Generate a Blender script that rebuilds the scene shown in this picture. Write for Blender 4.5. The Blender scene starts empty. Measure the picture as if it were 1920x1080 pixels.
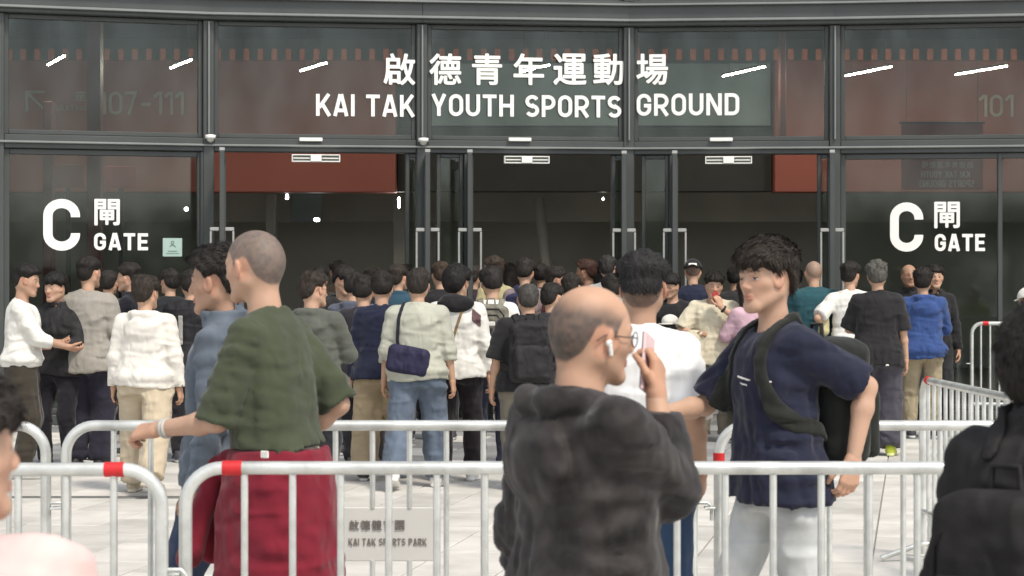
import bpy, math, random
import numpy as np
from mathutils import Vector, Matrix

# ------------------------------------------------------------------ camera, sky, sun, exposure
sc = bpy.context.scene
COL = sc.collection
F = 3900.0 / 1920.0            # focal length in picture widths
HC = 1.62                      # camera height
cam_d = bpy.data.cameras.new("camera")
cam = bpy.data.objects.new("camera", cam_d)
COL.objects.link(cam)
cam.location = (0, 0, HC)
cam.rotation_euler = (math.radians(90), 0, 0)
cam_d.sensor_width = 36.0
cam_d.lens = 36.0 * F
cam_d.shift_y = -20.0 / 1920.0
cam_d.clip_start = 0.1
cam_d.clip_end = 3000
sc.camera = cam
cam_d.dof.use_dof = True
cam_d.dof.focus_distance = 16.0
cam_d.dof.aperture_fstop = 9.0

SUN_EL, SUN_AZ = 56.0, 34.0    # elevation; degrees to the right of straight behind the camera
world = bpy.data.worlds.new("World")
sc.world = world
world.use_nodes = True
wn = world.node_tree
wn.nodes.clear()
sky = wn.nodes.new("ShaderNodeTexSky")
sky.sky_type = 'NISHITA'
sky.sun_disc = False
sky.sun_elevation = math.radians(SUN_EL)
sky.sun_rotation = math.radians(180 - SUN_AZ)
sky.air_density = 1.0
sky.dust_density = 1.2
sky.ozone_density = 1.0
bg = wn.nodes.new("ShaderNodeBackground")
bg.inputs["Strength"].default_value = 0.14
wo = wn.nodes.new("ShaderNodeOutputWorld")
hs_ = wn.nodes.new("ShaderNodeHueSaturation")      # thin bright cloud: a paler sky
hs_.inputs["Saturation"].default_value = .32
wn.links.new(sky.outputs[0], hs_.inputs["Color"])
wn.links.new(hs_.outputs[0], bg.inputs[0])
wn.links.new(bg.outputs[0], wo.inputs[0])

sun_d = bpy.data.lights.new("sun", 'SUN')
sun_d.energy = 2.0
sun_d.angle = math.radians(10.0)
sun_d.color = (1.0, 0.93, 0.82)
sun = bpy.data.objects.new("sun", sun_d)
COL.objects.link(sun)
_az = math.radians(SUN_AZ)
_to_sun = Vector((math.sin(_az) * math.cos(math.radians(SUN_EL)),
                  -math.cos(_az) * math.cos(math.radians(SUN_EL)),
                  math.sin(math.radians(SUN_EL))))
sun.rotation_euler = _to_sun.to_track_quat('Z', 'Y').to_euler()
sun.location = (8, -10, 30)

sc.view_settings.view_transform = 'Standard'
sc.view_settings.look = 'None'
sc.view_settings.gamma = 1.0
sc.view_settings.exposure = 0.64
sc.view_settings.use_curve_mapping = False
sc.cycles.max_bounces = 6
sc.cycles.transparent_max_bounces = 12
sc.cycles.use_denoising = True

rng = random.Random(7)

# ------------------------------------------------------------------ helpers
def at(px, py, d):
    """point of the place seen at photograph pixel (px, py) at distance d"""
    return Vector(((px - 960) / 3900.0 * d, d, HC - (py - 520) / 3900.0 * d))

def lin(r, g, b, k=1.0):
    out = []
    for c in (r, g, b):
        c = c / 255.0
        out.append((c / 12.92 if c <= 0.04045 else ((c + 0.055) / 1.055) ** 2.4) * k)
    return tuple(out)

def tag(o, label=None, cat=None, group=None, kind=None):
    if label: o["label"] = label
    if cat: o["category"] = cat
    if group: o["group"] = group
    if kind: o["kind"] = kind
    return o

def empty(name, loc=(0, 0, 0), rz=0.0, label=None, cat=None, group=None, parent=None):
    o = bpy.data.objects.new(name, None)
    o.empty_display_size = 0.1
    COL.objects.link(o)
    o.location = loc
    o.rotation_euler = (0, 0, rz)
    if parent: o.parent = parent
    return tag(o, label, cat, group)

def link(name, me, parent=None, loc=None, rz=None):
    o = bpy.data.objects.new(name, me)
    COL.objects.link(o)
    if parent: o.parent = parent
    if loc is not None: o.location = loc
    if rz is not None: o.rotation_euler = (0, 0, rz)
    return o

def np_mesh(name, V, Q, mat, smooth=True, colors=None, tris=None):
    V = np.asarray(V, dtype=np.float32)
    me = bpy.data.meshes.new(name)
    nq = 0 if Q is None else len(Q)
    nt = 0 if tris is None else len(tris)
    me.vertices.add(len(V))
    me.vertices.foreach_set("co", V.ravel())
    idx = []
    if nq: idx.append(np.asarray(Q, dtype=np.int32).ravel())
    if nt: idx.append(np.asarray(tris, dtype=np.int32).ravel())
    idx = np.concatenate(idx)
    me.loops.add(len(idx))
    me.loops.foreach_set("vertex_index", idx)
    me.polygons.add(nq + nt)
    starts = np.concatenate([np.arange(nq) * 4, nq * 4 + np.arange(nt) * 3]).astype(np.int32)
    me.polygons.foreach_set("loop_start", starts)
    me.polygons.foreach_set("use_smooth", np.full(nq + nt, smooth, dtype=bool))
    if colors is not None:
        a = me.color_attributes.new("Col", 'FLOAT_COLOR', 'POINT')
        c = np.ones((len(V), 4), dtype=np.float32)
        c[:, :3] = colors
        a.data.foreach_set("color", c.ravel())
    me.update()
    me.validate()
    if mat: me.materials.append(mat)
    return me

class MB:
    """collects boxes, tubes and ribbons into ONE mesh"""
    def __init__(s):
        s.v, s.f, s.sm = [], [], []
    def add(s, vs, fs, smooth=False):
        n = len(s.v)
        s.v += [tuple(v) for v in vs]
        for f in fs:
            s.f.append(tuple(i + n for i in f)); s.sm.append(smooth)
        return s
    def box(s, x0, x1, y0, y1, z0, z1, bev=0.0, M=None):
        b = min(bev, (x1 - x0) * .45, (y1 - y0) * .45, (z1 - z0) * .45)
        if b <= 0:
            vs = [(x, y, z) for x in (x0, x1) for y in (y0, y1) for z in (z0, z1)]
            fs = [(0, 1, 3, 2), (4, 6, 7, 5), (0, 4, 5, 1), (2, 3, 7, 6), (0, 2, 6, 4), (1, 5, 7, 3)]
        else:
            vs, ix = [], {}
            for i, x in enumerate((x0, x1)):
                for j, y in enumerate((y0, y1)):
                    for k, z in enumerate((z0, z1)):
                        dx, dy, dz = (b if i == 0 else -b), (b if j == 0 else -b), (b if k == 0 else -b)
                        for ax, p in enumerate(((x, y + dy, z + dz), (x + dx, y, z + dz), (x + dx, y + dy, z))):
                            ix[(i, j, k, ax)] = len(vs); vs.append(p)
            g = lambda i, j, k, a: ix[(i, j, k, a)]
            fs = []
            for i in (0, 1):
                q = [g(i, 0, 0, 0), g(i, 0, 1, 0), g(i, 1, 1, 0), g(i, 1, 0, 0)]; fs.append(q if i == 0 else q[::-1])
                q = [g(0, i, 0, 1), g(1, i, 0, 1), g(1, i, 1, 1), g(0, i, 1, 1)]; fs.append(q if i == 0 else q[::-1])
                q = [g(0, 0, i, 2), g(0, 1, i, 2), g(1, 1, i, 2), g(1, 0, i, 2)]; fs.append(q if i == 0 else q[::-1])
            for i in (0, 1):
                for j in (0, 1):
                    q = [g(i, j, 0, 0), g(i, j, 0, 1), g(i, j, 1, 1), g(i, j, 1, 0)]; fs.append(q if i != j else q[::-1])
                    q = [g(i, 0, j, 0), g(i, 0, j, 2), g(i, 1, j, 2), g(i, 1, j, 0)]; fs.append(q if i == j else q[::-1])
                    q = [g(0, i, j, 1), g(0, i, j, 2), g(1, i, j, 2), g(1, i, j, 1)]; fs.append(q if i != j else q[::-1])
                    for k in (0, 1):
                        t = [g(i, j, k, 0), g(i, j, k, 1), g(i, j, k, 2)]
                        fs.append(t if (i + j + k) % 2 == 0 else t[::-1])
        if M is not None: vs = [M @ Vector(v) for v in vs]
        return s.add(vs, fs)
    def tube(s, pts, r, n=10, closed=False, caps=True):
        pts = [Vector(p) for p in pts]
        m = len(pts)
        rs = r if isinstance(r, (list, tuple)) else [r] * m
        vs, fs = [], []
        prev = None
        for i, p in enumerate(pts):
            if closed: t = pts[(i + 1) % m] - pts[i - 1]
            else: t = pts[min(i + 1, m - 1)] - pts[max(i - 1, 0)]
            t.normalize()
            if prev is None:
                a = Vector((0, 0, 1)) if abs(t.z) < .9 else Vector((1, 0, 0))
                u = t.cross(a).normalized()
            else:
                u = (prev - t * prev.dot(t)).normalized()
            prev = u
            w = t.cross(u)
            for k in range(n):
                an = 2 * math.pi * k / n
                vs.append(p + (u * math.cos(an) + w * math.sin(an)) * rs[i])
        for i in range(m if closed else m - 1):
            for k in range(n):
                a, b = i * n, ((i + 1) % m) * n
                fs.append((a + k, a + (k + 1) % n, b + (k + 1) % n, b + k))
        s.add(vs, fs, True)
        if caps and not closed:
            s.add(vs[:n], [tuple(range(n))[::-1]]); s.add(vs[-n:], [tuple(range(n))])
        return s
    def ribbon(s, poly, t, y0, y1, closed=False, M=None):
        """flat stroke of width t along a polyline in the XZ plane, thickness y0..y1"""
        P = [Vector((p[0], p[1])) for p in poly]
        m = len(P)
        Ls, Rs = [], []
        for i in range(m):
            a = P[i - 1] if (i > 0 or closed) else None
            b = P[(i + 1) % m] if (i < m - 1 or closed) else None
            d0 = (P[i] - a).normalized() if a is not None else None
            d1 = (b - P[i]).normalized() if b is not None else None
            if d0 is None: d0 = d1
            if d1 is None: d1 = d0
            n0, n1 = Vector((-d0.y, d0.x)), Vector((-d1.y, d1.x))
            nn = n0 + n1
            nn = nn.normalized() if nn.length > 1e-6 else n0
            k = min(1.0 / max(nn.dot(n0), .35), 1.7)
            Ls.append(P[i] + nn * (t / 2 * k)); Rs.append(P[i] - nn * (t / 2 * k))
        vs, fs = [], []
        for i in range(m):
            for q in (Ls[i], Rs[i]):
                vs.append((q.x, y0, q.y)); vs.append((q.x, y1, q.y))
        for i in range(m if closed else m - 1):
            a, b = 4 * i, 4 * ((i + 1) % m)
            fs += [(a, a + 2, b + 2, b), (a + 1, b + 1, b + 3, a + 3), (a, b, b + 1, a + 1), (a + 2, a + 3, b + 3, b + 2)]
        if not closed:
            fs += [(0, 1, 3, 2), (4 * m - 4, 4 * m - 2, 4 * m - 1, 4 * m - 3)]
        if M is not None: vs = [M @ Vector(v) for v in vs]
        return s.add(vs, fs)
    def mesh(s, name, mat):
        me = bpy.data.meshes.new(name)
        me.from_pydata(s.v, [], s.f)
        me.polygons.foreach_set("use_smooth", s.sm)
        me.update()
        if mat: me.materials.append(mat)
        return me
    def build(s, name, mat, parent=None, loc=None, rz=None):
        return link(name, s.mesh(name, mat), parent, loc, rz)

# ------------------------------------------------------------------ materials
def nodes_of(m):
    m.use_nodes = True
    nt = m.node_tree
    return nt, nt.nodes["Principled BSDF"]

def mat_plain(name, col, rough=.6, metal=0.0, var=.12, scale=6.0, bump=0.0, bscale=60.0, spec=.4, stretch=(1, 1, 1), world_co=False):
    m = bpy.data.materials.new(name)
    nt, b = nodes_of(m)
    b.inputs["Roughness"].default_value = rough
    b.inputs["Metallic"].default_value = metal
    b.inputs["Specular IOR Level"].default_value = spec
    tc = nt.nodes.new("ShaderNodeTexCoord")
    mp = nt.nodes.new("ShaderNodeMapping")
    mp.inputs["Scale"].default_value = stretch
    nt.links.new(nt.nodes.new("ShaderNodeNewGeometry").outputs["Position"] if world_co else tc.outputs["Object"], mp.inputs[0])
    nz = nt.nodes.new("ShaderNodeTexNoise")
    nz.inputs["Scale"].default_value = scale
    nz.inputs["Detail"].default_value = 5
    nt.links.new(mp.outputs[0], nz.inputs["Vector"])
    rp = nt.nodes.new("ShaderNodeValToRGB")
    rp.color_ramp.elements[0].position = .3
    rp.color_ramp.elements[1].position = .7
    rp.color_ramp.elements[0].color = tuple(c * (1 - var) for c in col) + (1,)
    rp.color_ramp.elements[1].color = tuple(min(1, c * (1 + var)) for c in col) + (1,)
    nt.links.new(nz.outputs["Fac"], rp.inputs[0])
    nt.links.new(rp.outputs[0], b.inputs["Base Color"])
    if bump > 0:
        n2 = nt.nodes.new("ShaderNodeTexNoise")
        n2.inputs["Scale"].default_value = bscale
        n2.inputs["Detail"].default_value = 4
        nt.links.new(mp.outputs[0], n2.inputs["Vector"])
        bp = nt.nodes.new("ShaderNodeBump")
        bp.inputs["Strength"].default_value = bump
        bp.inputs["Distance"].default_value = .01
        nt.links.new(n2.outputs["Fac"], bp.inputs["Height"])
        nt.links.new(bp.outputs[0], b.inputs["Normal"])
    return m

_cloth = {}
def cloth(col, kind="cotton"):
    key = (tuple(round(c, 4) for c in col), kind)
    if key in _cloth: return _cloth[key]
    rough = {"cotton": .9, "shell": .72, "camo": .62, "denim": .85}[kind]
    m = mat_plain("fabric", col, rough, 0, {"cotton": .10, "denim": .3, "shell": .26, "camo": .6}[kind], {"cotton": 9.0, "denim": 5.0, "shell": 15.0, "camo": 13.0}[kind],
                  .10 if kind != "shell" else .12, 420.0 if kind != "shell" else 45.0, .15 if kind != "shell" else .22)
    b = m.node_tree.nodes["Principled BSDF"]
    # creases of the worn cloth: ridged noise, stretched along the hang of the garment
    nt = m.node_tree
    tc = nt.nodes.new("ShaderNodeTexCoord")
    bprev = [n for n in nt.nodes if n.type == 'BUMP'][0]
    nrm = bprev.outputs[0]
    for sc_, stre, dist in ((5.0, (1.5, 1.3, .5), .05), (6.5, (.55, .6, 1.7), .04), (15.0, (1.2, 1, .7), .014)):
        mp = nt.nodes.new("ShaderNodeMapping")
        mp.inputs["Scale"].default_value = stre
        mp.inputs["Rotation"].default_value = (.25, .35 if sc_ < 6 else -.3, .2)
        nt.links.new(tc.outputs["Object"], mp.inputs[0])
        rn = nt.nodes.new("ShaderNodeTexNoise")
        rn.noise_type = 'RIDGED_MULTIFRACTAL'
        rn.normalize = True
        rn.inputs["Scale"].default_value = sc_
        rn.inputs["Detail"].default_value = 1.5
        rn.inputs["Distortion"].default_value = .4
        nt.links.new(mp.outputs[0], rn.inputs["Vector"])
        bp = nt.nodes.new("ShaderNodeBump")
        bp.inputs["Strength"].default_value = .75 if kind not in ("shell", "camo") else .95
        bp.inputs["Distance"].default_value = dist
        nt.links.new(rn.outputs["Fac"], bp.inputs["Height"])
        nt.links.new(nrm, bp.inputs["Normal"])
        nrm = bp.outputs[0]
    nt.links.new(nrm, b.inputs["Normal"])
    b.inputs["Sheen Weight"].default_value = .12 if kind != "shell" else .0
    _cloth[key] = m
    return m

def mat_attr(name, rough, sss=0.0, spec=.35, bump=.15, bscale=180.0):
    m = bpy.data.materials.new(name)
    nt, b = nodes_of(m)
    b.inputs["Roughness"].default_value = rough
    b.inputs["Specular IOR Level"].default_value = spec
    at_ = nt.nodes.new("ShaderNodeAttribute")
    at_.attribute_name = "Col"
    nt.links.new(at_.outputs["Color"], b.inputs["Base Color"])
    if sss:
        b.inputs["Subsurface Weight"].default_value = sss
        b.inputs["Subsurface Radius"].default_value = (.012, .005, .003)
        b.inputs["Subsurface Scale"].default_value = 1.0
    nz = nt.nodes.new("ShaderNodeTexNoise")
    nz.inputs["Scale"].default_value = bscale
    tc = nt.nodes.new("ShaderNodeTexCoord")
    nt.links.new(tc.outputs["Object"], nz.inputs["Vector"])
    bp = nt.nodes.new("ShaderNodeBump")
    bp.inputs["Strength"].default_value = bump
    bp.inputs["Distance"].default_value = .004
    nt.links.new(nz.outputs["Fac"], bp.inputs["Height"])
    nt.links.new(bp.outputs[0], b.inputs["Normal"])
    return m

SKIN = mat_attr("skin", .55, .12)
SHOE = mat_attr("shoe_material", .6)
_hairm = {}
def hair_mat(col):
    key = tuple(col)
    if key not in _hairm:
        _hairm[key] = mat_plain("hair_material", col, .62, 0, .35, 60.0, .3, 160.0, .22, (1, 1, .3))
    return _hairm[key]

def glass_mat(name, tint=(.74, .78, .76), refl=.5):
    m = bpy.data.materials.new(name)
    m.use_nodes = True
    nt = m.node_tree
    nt.nodes.clear()
    out = nt.nodes.new("ShaderNodeOutputMaterial")
    mix = nt.nodes.new("ShaderNodeMixShader")
    tr = nt.nodes.new("ShaderNodeBsdfTransparent")
    tr.inputs[0].default_value = tint + (1,)
    gl = nt.nodes.new("ShaderNodeBsdfGlossy")
    gl.inputs["Color"].default_value = (.94, .99, .97, 1)
    gl.inputs["Roughness"].default_value = .045
    fr = nt.nodes.new("ShaderNodeFresnel")
    fr.inputs["IOR"].default_value = 1.65
    mu = nt.nodes.new("ShaderNodeMath")
    mu.operation = 'MULTIPLY'
    mu.inputs[1].default_value = refl
    sm = nt.nodes.new("ShaderNodeTexNoise")          # smears and film on the glass
    sm.inputs["Scale"].default_value = 2.2
    sm.inputs["Detail"].default_value = 6
    sp_ = nt.nodes.new("ShaderNodeMapping")
    sp_.inputs["Scale"].default_value = (.8, 1, .45)
    tc0 = nt.nodes.new("ShaderNodeTexCoord")
    nt.links.new(tc0.outputs["Object"], sp_.inputs[0])
    nt.links.new(sp_.outputs[0], sm.inputs["Vector"])
    mr = nt.nodes.new("ShaderNodeMapRange")
    mr.inputs["From Min"].default_value = .3
    mr.inputs["From Max"].default_value = .7
    mr.inputs["To Min"].default_value = .65
    mr.inputs["To Max"].default_value = 1.5
    nt.links.new(sm.outputs["Fac"], mr.inputs["Value"])
    m2 = nt.nodes.new("ShaderNodeMath")
    m2.operation = 'MULTIPLY'
    nt.links.new(fr.outputs[0], m2.inputs[0])
    nt.links.new(mr.outputs["Result"], m2.inputs[1])
    nt.links.new(m2.outputs[0], mu.inputs[0])
    nz = nt.nodes.new("ShaderNodeTexNoise")
    nz.inputs["Scale"].default_value = .6
    tc = nt.nodes.new("ShaderNodeTexCoord")
    nt.links.new(tc.outputs["Object"], nz.inputs["Vector"])
    bp = nt.nodes.new("ShaderNodeBump")
    bp.inputs["Strength"].default_value = .05
    bp.inputs["Distance"].default_value = .02
    nt.links.new(nz.outputs["Fac"], bp.inputs["Height"])
    nt.links.new(bp.outputs[0], gl.inputs["Normal"])
    nt.links.new(mu.outputs[0], mix.inputs[0])
    nt.links.new(tr.outputs[0], mix.inputs[1])
    nt.links.new(gl.outputs[0], mix.inputs[2])
    nt.links.new(mix.outputs[0], out.inputs[0])
    return m

def emit_mat(name, col, strength):
    m = bpy.data.materials.new(name)
    nt, b = nodes_of(m)
    b.inputs["Base Color"].default_value = col + (1,)
    b.inputs["Emission Color"].default_value = col + (1,)
    b.inputs["Emission Strength"].default_value = strength
    return m

METAL = mat_plain("dark_frame_metal", (.075, .08, .077), .45, .25, .1, 2.0)
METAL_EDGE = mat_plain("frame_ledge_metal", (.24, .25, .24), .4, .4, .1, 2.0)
GLASS = glass_mat("facade_glass")
STEEL = mat_plain("brushed_steel", (.46, .45, .42), .35, .6, .06, 20.0)
GALV = mat_plain("galvanised_steel", (.62, .63, .60), .36, .5, .24, 9.0, .10, 60.0)
WHITE = mat_plain("white_paint", (.84, .83, .78), .5, 0, .04, 5.0)
RED_TAPE = mat_plain("red_tape", lin(196, 38, 42), .5, 0, .12, 25.0)
BLACK = mat_plain("black_plastic", (.025, .025, .026), .45, 0, .15, 10.0)

# ------------------------------------------------------------------ lettering
def arc(cx, cy, rx, ry, a0, a1, n=12):
    return [(cx + rx * math.cos(math.radians(a0 + (a1 - a0) * i / n)), cy + ry * math.sin(math.radians(a0 + (a1 - a0) * i / n))) for i in range(n + 1)]

def glyph(ch, t):
    m = t / 2
    W = {'I': t, 'T': .62, 'K': .66, 'A': .68, 'Y': .66, 'O': .64, 'U': .64, 'H': .66, 'S': .62, 'P': .62, 'R': .64,
         'G': .64, 'N': .68, 'D': .64, 'C': .64, 'E': .56, '1': .36, '0': .6, '7': .54, '-': .5, 'a': .5, 'p': .5, 'y': .5}
    w = W.get(ch, .35)
    L, r = [], w / 2 - m
    x0, x1, c = m, w - m, w / 2
    if ch == 'I': L = [([(c, 0), (c, 1)], 0)]
    elif ch == 'T': L = [([(0, 1 - m), (w, 1 - m)], 0), ([(c, 0), (c, 1 - t)], 0)]
    elif ch == 'K': L = [([(x0, 0), (x0, 1)], 0), ([(w - m, 1), (t * .9, .38)], 0), ([(c - .03, .52), (w - m * .6, 0)], 0)]
    elif ch == 'A': L = [([(m * .9, 0), (c - m * .25, 1)], 0), ([(w - m * .9, 0), (c + m * .25, 1)], 0), ([(.17, .26), (w - .17, .26)], 0)]
    elif ch == 'Y': L = [([(m * .9, 1), (c, .4)], 0), ([(w - m * .9, 1), (c, .4)], 0), ([(c, 0), (c, .42)], 0)]
    elif ch in 'O0': L = [(arc(c, 1 - m - r, r, r, 0, 180) + arc(c, m + r, r, r, 180, 360), 1)]
    elif ch == 'U': L = [([(x0, 1)] + arc(c, m + r, r, r, 180, 360) + [(x1, 1)], 0)]
    elif ch == 'H': L = [([(x0, 0), (x0, 1)], 0), ([(x1, 0), (x1, 1)], 0), ([(t, .5), (w - t, .5)], 0)]
    elif ch == 'S':
        ry = (.5 - m / 1.0) / 2
        L = [(arc(c, 1 - m - ry, r, ry, 25, 270, 16) + arc(c, m + ry, r, ry, 90, -155, 16), 0)]
    elif ch in 'PR':
        ry = (.58 - m) / 2
        L = [([(x0, 0), (x0, 1)], 0), ([(t, 1 - m)] + arc(w - m - ry, 1 - m - ry, ry, ry, 90, -90) + [(t, 1 - m - 2 * ry)], 0)]
        if ch == 'R': L.append(([(c, .42 - .02), (w - m * .7, 0)], 0))
    elif ch == 'G': L = [([(x1, 1 - m - r - .05)] + arc(c, 1 - m - r, r, r, 0, 180) + arc(c, m + r, r, r, 180, 360) + [(x1, .46), (c, .46)], 0)]
    elif ch == 'C': L = [([(x1, min(.66, 1 - m - r - .03))] + arc(c, 1 - m - r, r, r, 0, 180) + arc(c, m + r, r, r, 180, 360) + [(x1, .34)], 0)]
    elif ch == 'N': L = [([(x0, 0), (x0, 1)], 0), ([(x1, 0), (x1, 1)], 0), ([(x0 + m * .3, 1 - m * .5), (x1 - m * .3, m * .5)], 0)]
    elif ch == 'D': L = [([(x0, 0), (x0, 1)], 0), ([(t, 1 - m)] + arc(w - m - r * .9, 1 - m - r * .9, r * .9, r * .9, 90, 0) + arc(w - m - r * .9, m + r * .9, r * .9, r * .9, 0, -90) + [(t, m)], 0)]
    elif ch == 'E': L = [([(x0, 0), (x0, 1)], 0), ([(t, 1 - m), (w, 1 - m)], 0), ([(t, .5), (w * .92, .5)], 0), ([(t, m), (w, m)], 0)]
    elif ch == '1': L = [([(w - m, 0), (w - m, 1)], 0), ([(0, .76), (w - t, .97)], 0)]
    elif ch == '7': L = [([(0, 1 - m), (w - m, 1 - m)], 0), ([(w - m, 1), (w * .3, 0)], 0)]
    elif ch == '-': L = [([(.05, .45), (w - .05, .45)], 0)]
    return w, L

def text_width(txt, t, gap):
    x = 0
    for ch in txt:
        x += (glyph(ch, t)[0] if ch != ' ' else .28) + gap
    return x - gap

def latin(txt, x0, x1, z0, z1, y, mat, parent, t=.165, gap=.12, thick=.02, name="letter", mirror=False, joined=False):
    """letters between x0..x1 in the parent's XZ plane, one mesh each"""
    h = z1 - z0
    sx = (x1 - x0) / text_width(txt, t, gap)
    x = 0
    allm = MB()
    for ch in txt:
        if ch == ' ':
            x += .28 + gap; continue
        w, L = glyph(ch, t)
        mb = allm if joined else MB()
        for j, (poly, cl) in enumerate(L):
            pp = [((x1 - (q[0] + x) * sx) if mirror else (x0 + (q[0] + x) * sx), z0 + q[1] * h) for q in poly]
            e = j * .0015
            mb.ribbon(pp, t * h, y - thick - e, y + e * .3, bool(cl))
        if not joined: mb.build(name, mat, parent)
        x += w + gap
    if joined: return allm.build(name, mat, parent)

def cjk(ch, cx, cz, size, y, mat, parent, thick=.02, bold=.012, name="character", mirror=False, sx=1.0):
    cu = bpy.data.curves.new("glyph", 'FONT')
    cu.body = ch
    cu.size = 1.0
    cu.align_x = 'CENTER'
    cu.offset = 0.0
    cu.extrude = 0.0
    cu.resolution_u = 3
    o = bpy.data.objects.new("glyph", cu)
    COL.objects.link(o)
    dg = bpy.context.evaluated_depsgraph_get()
    dg.update()
    me0 = bpy.data.meshes.new_from_object(o.evaluated_get(dg))
    bpy.data.objects.remove(o)
    import bmesh
    bm = bmesh.new()
    bm.from_mesh(me0)
    bpy.data.meshes.remove(me0)
    bmesh.ops.remove_doubles(bm, verts=bm.verts, dist=1e-5)
    bmesh.ops.dissolve_limit(bm, angle_limit=.02, verts=bm.verts, edges=bm.edges)
    bm.verts.index_update()
    base_v = [v.co.copy() for v in bm.verts]
    base_f = [[v.index for v in f.verts] for f in bm.faces]
    xs = [v.x for v in base_v]; ys = [v.y for v in base_v]
    mx, my = (min(xs) + max(xs)) / 2, (min(ys) + max(ys)) / 2
    sc_ = size / max(max(ys) - min(ys), .2)
    bm.free()
    bm = bmesh.new()
    # the regular weight made bolder: copies shifted by part of a stroke, each a hair deeper than the last
    for ci, (ox, oy) in enumerate([(0, 0)] + [(bold * math.cos(q * math.pi / 4), bold * math.sin(q * math.pi / 4)) for q in range(8)]):
        nv = [[], []]
        for lay in (0, 1):
            for v in base_v:
                vx = ((v.x - mx) + ox) * sc_ * sx * (-1 if mirror else 1)
                nv[lay].append(bm.verts.new((cx + vx, y - (thick + ci * .0003 if lay == 0 else -ci * .0002), cz + ((v.y - my) + oy) * sc_)))
        ec = {}
        for f in base_f:
            bm.faces.new([nv[0][i] for i in f]); bm.faces.new([nv[1][i] for i in f][::-1])
            for p_, q_ in zip(f, f[1:] + f[:1]): ec[frozenset((p_, q_))] = ec.get(frozenset((p_, q_)), []) + [(p_, q_)]
        for es in ec.values():
            if len(es) == 1:
                p_, q_ = es[0]
                try: bm.faces.new((nv[0][q_], nv[0][p_], nv[1][p_], nv[1][q_]))
                except ValueError: pass
    bmesh.ops.recalc_face_normals(bm, faces=bm.faces)
    me = bpy.data.meshes.new(name)
    bm.to_mesh(me)
    bm.free()
    me.materials.append(mat)
    return link(name, me, parent)
# ------------------------------------------------------------------ ground
PAVE_ROT = math.radians(-11)
ground_m = mat_plain("mortar_bed", (.30, .29, .27), .9, 0, .15, 3.0)
g = MB(); g.add([(-400, -400, -.012), (400, -400, -.012), (400, 900, -.012), (-400, 900, -.012)], [(0, 1, 2, 3)])
tag(g.build("ground", ground_m), kind="structure")
pav_light = [mat_plain("light_granite", (c, c * .955, c * .875), .75, 0, .17, 2.3, .12, 120.0, world_co=True) for c in (.57, .535, .60, .50)]
pav_dark = [mat_plain("dark_granite", (c, c, c * 1.0), .7, 0, .2, 2.3, .12, 120.0, world_co=True) for c in (.17, .23, .30)]
plaza = tag(empty("plaza_paving", (0, 0, 0)), kind="structure")
PW, PL = .5, .8
pm = MB(); pm.box(-PW / 2 + .005, PW / 2 - .005, -PL / 2 + .005, PL / 2 - .005, -.05, 0, .004)
pave_meshes = {m: pm.mesh("paver", m) for m in pav_light + pav_dark}
cr, sr = math.cos(PAVE_ROT), math.sin(PAVE_ROT)
cells = []
for i in range(-50, 51):
    for j in range(-12, 60):
        u, v = i * PW, j * PL + (i % 2) * PL * .5
        x, y = u * cr - v * sr, u * sr + v * cr
        if not (1.0 < y < 23.3 and abs(x) < 9): continue
        seen = 10.9 < y and abs(x) < y * .25 + .4
        dark_zone = y > 18.2 and -4.6 < x < 2.6
        if dark_zone: m = rng.choice(pav_dark + pav_dark + pav_light[:1])
        elif y > 18.5: m = rng.choice(pav_light + pav_light + pav_dark[1:])
        else: m = rng.choice(pav_light)
        cells.append((seen, y, x, m))
vis = sorted([c for c in cells if c[0]], key=lambda c: c[1])
def put_paver(y, x, m):
    o = link("paver", pave_meshes[m], plaza, (x, y, rng.uniform(-.0018, .0018)), PAVE_ROT)
for c in vis[:300]: put_paver(c[1], c[2], c[3])
rest = vis[300:] + [c for c in cells if not c[0]]
for m in pav_light + pav_dark:
    mb = MB()
    for c in rest:
        if c[3] is not m: continue
        M = Matrix.Translation((c[2], c[1], 0)) @ Matrix.Rotation(PAVE_ROT, 4, 'Z')
        mb.box(-PW / 2 + .005, PW / 2 - .005, -PL / 2 + .005, PL / 2 - .005, -.05, 0, 0, M)
    if mb.v: tag(mb.build("far_pavers", m, plaza), kind="stuff")
# narrow drain channel across the left of the paving
m = MB(); m.box(-9, -2.35, 15.24, 15.38, -.004, .004, .002)
tag(m.build("drain_cover", mat_plain("drain_metal", (.20, .20, .19), .5, .3, .2, 30.0), plaza), None)
# outer plaza sheet round the paved area
apron = MB()
for (x0, x1, y0, y1) in ((-120, -9, -60, 23.2), (9, 120, -60, 23.2), (-9, 9, -60, 1.2)):
    apron.add([(x0, y0, -.006), (x1, y0, -.006), (x1, y1, -.006), (x0, y1, -.006)], [(0, 1, 2, 3)])
tag(apron.build("plaza_apron", mat_plain("apron_stone", (.5, .49, .46), .8, 0, .1, 2.0)), kind="structure")

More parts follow.
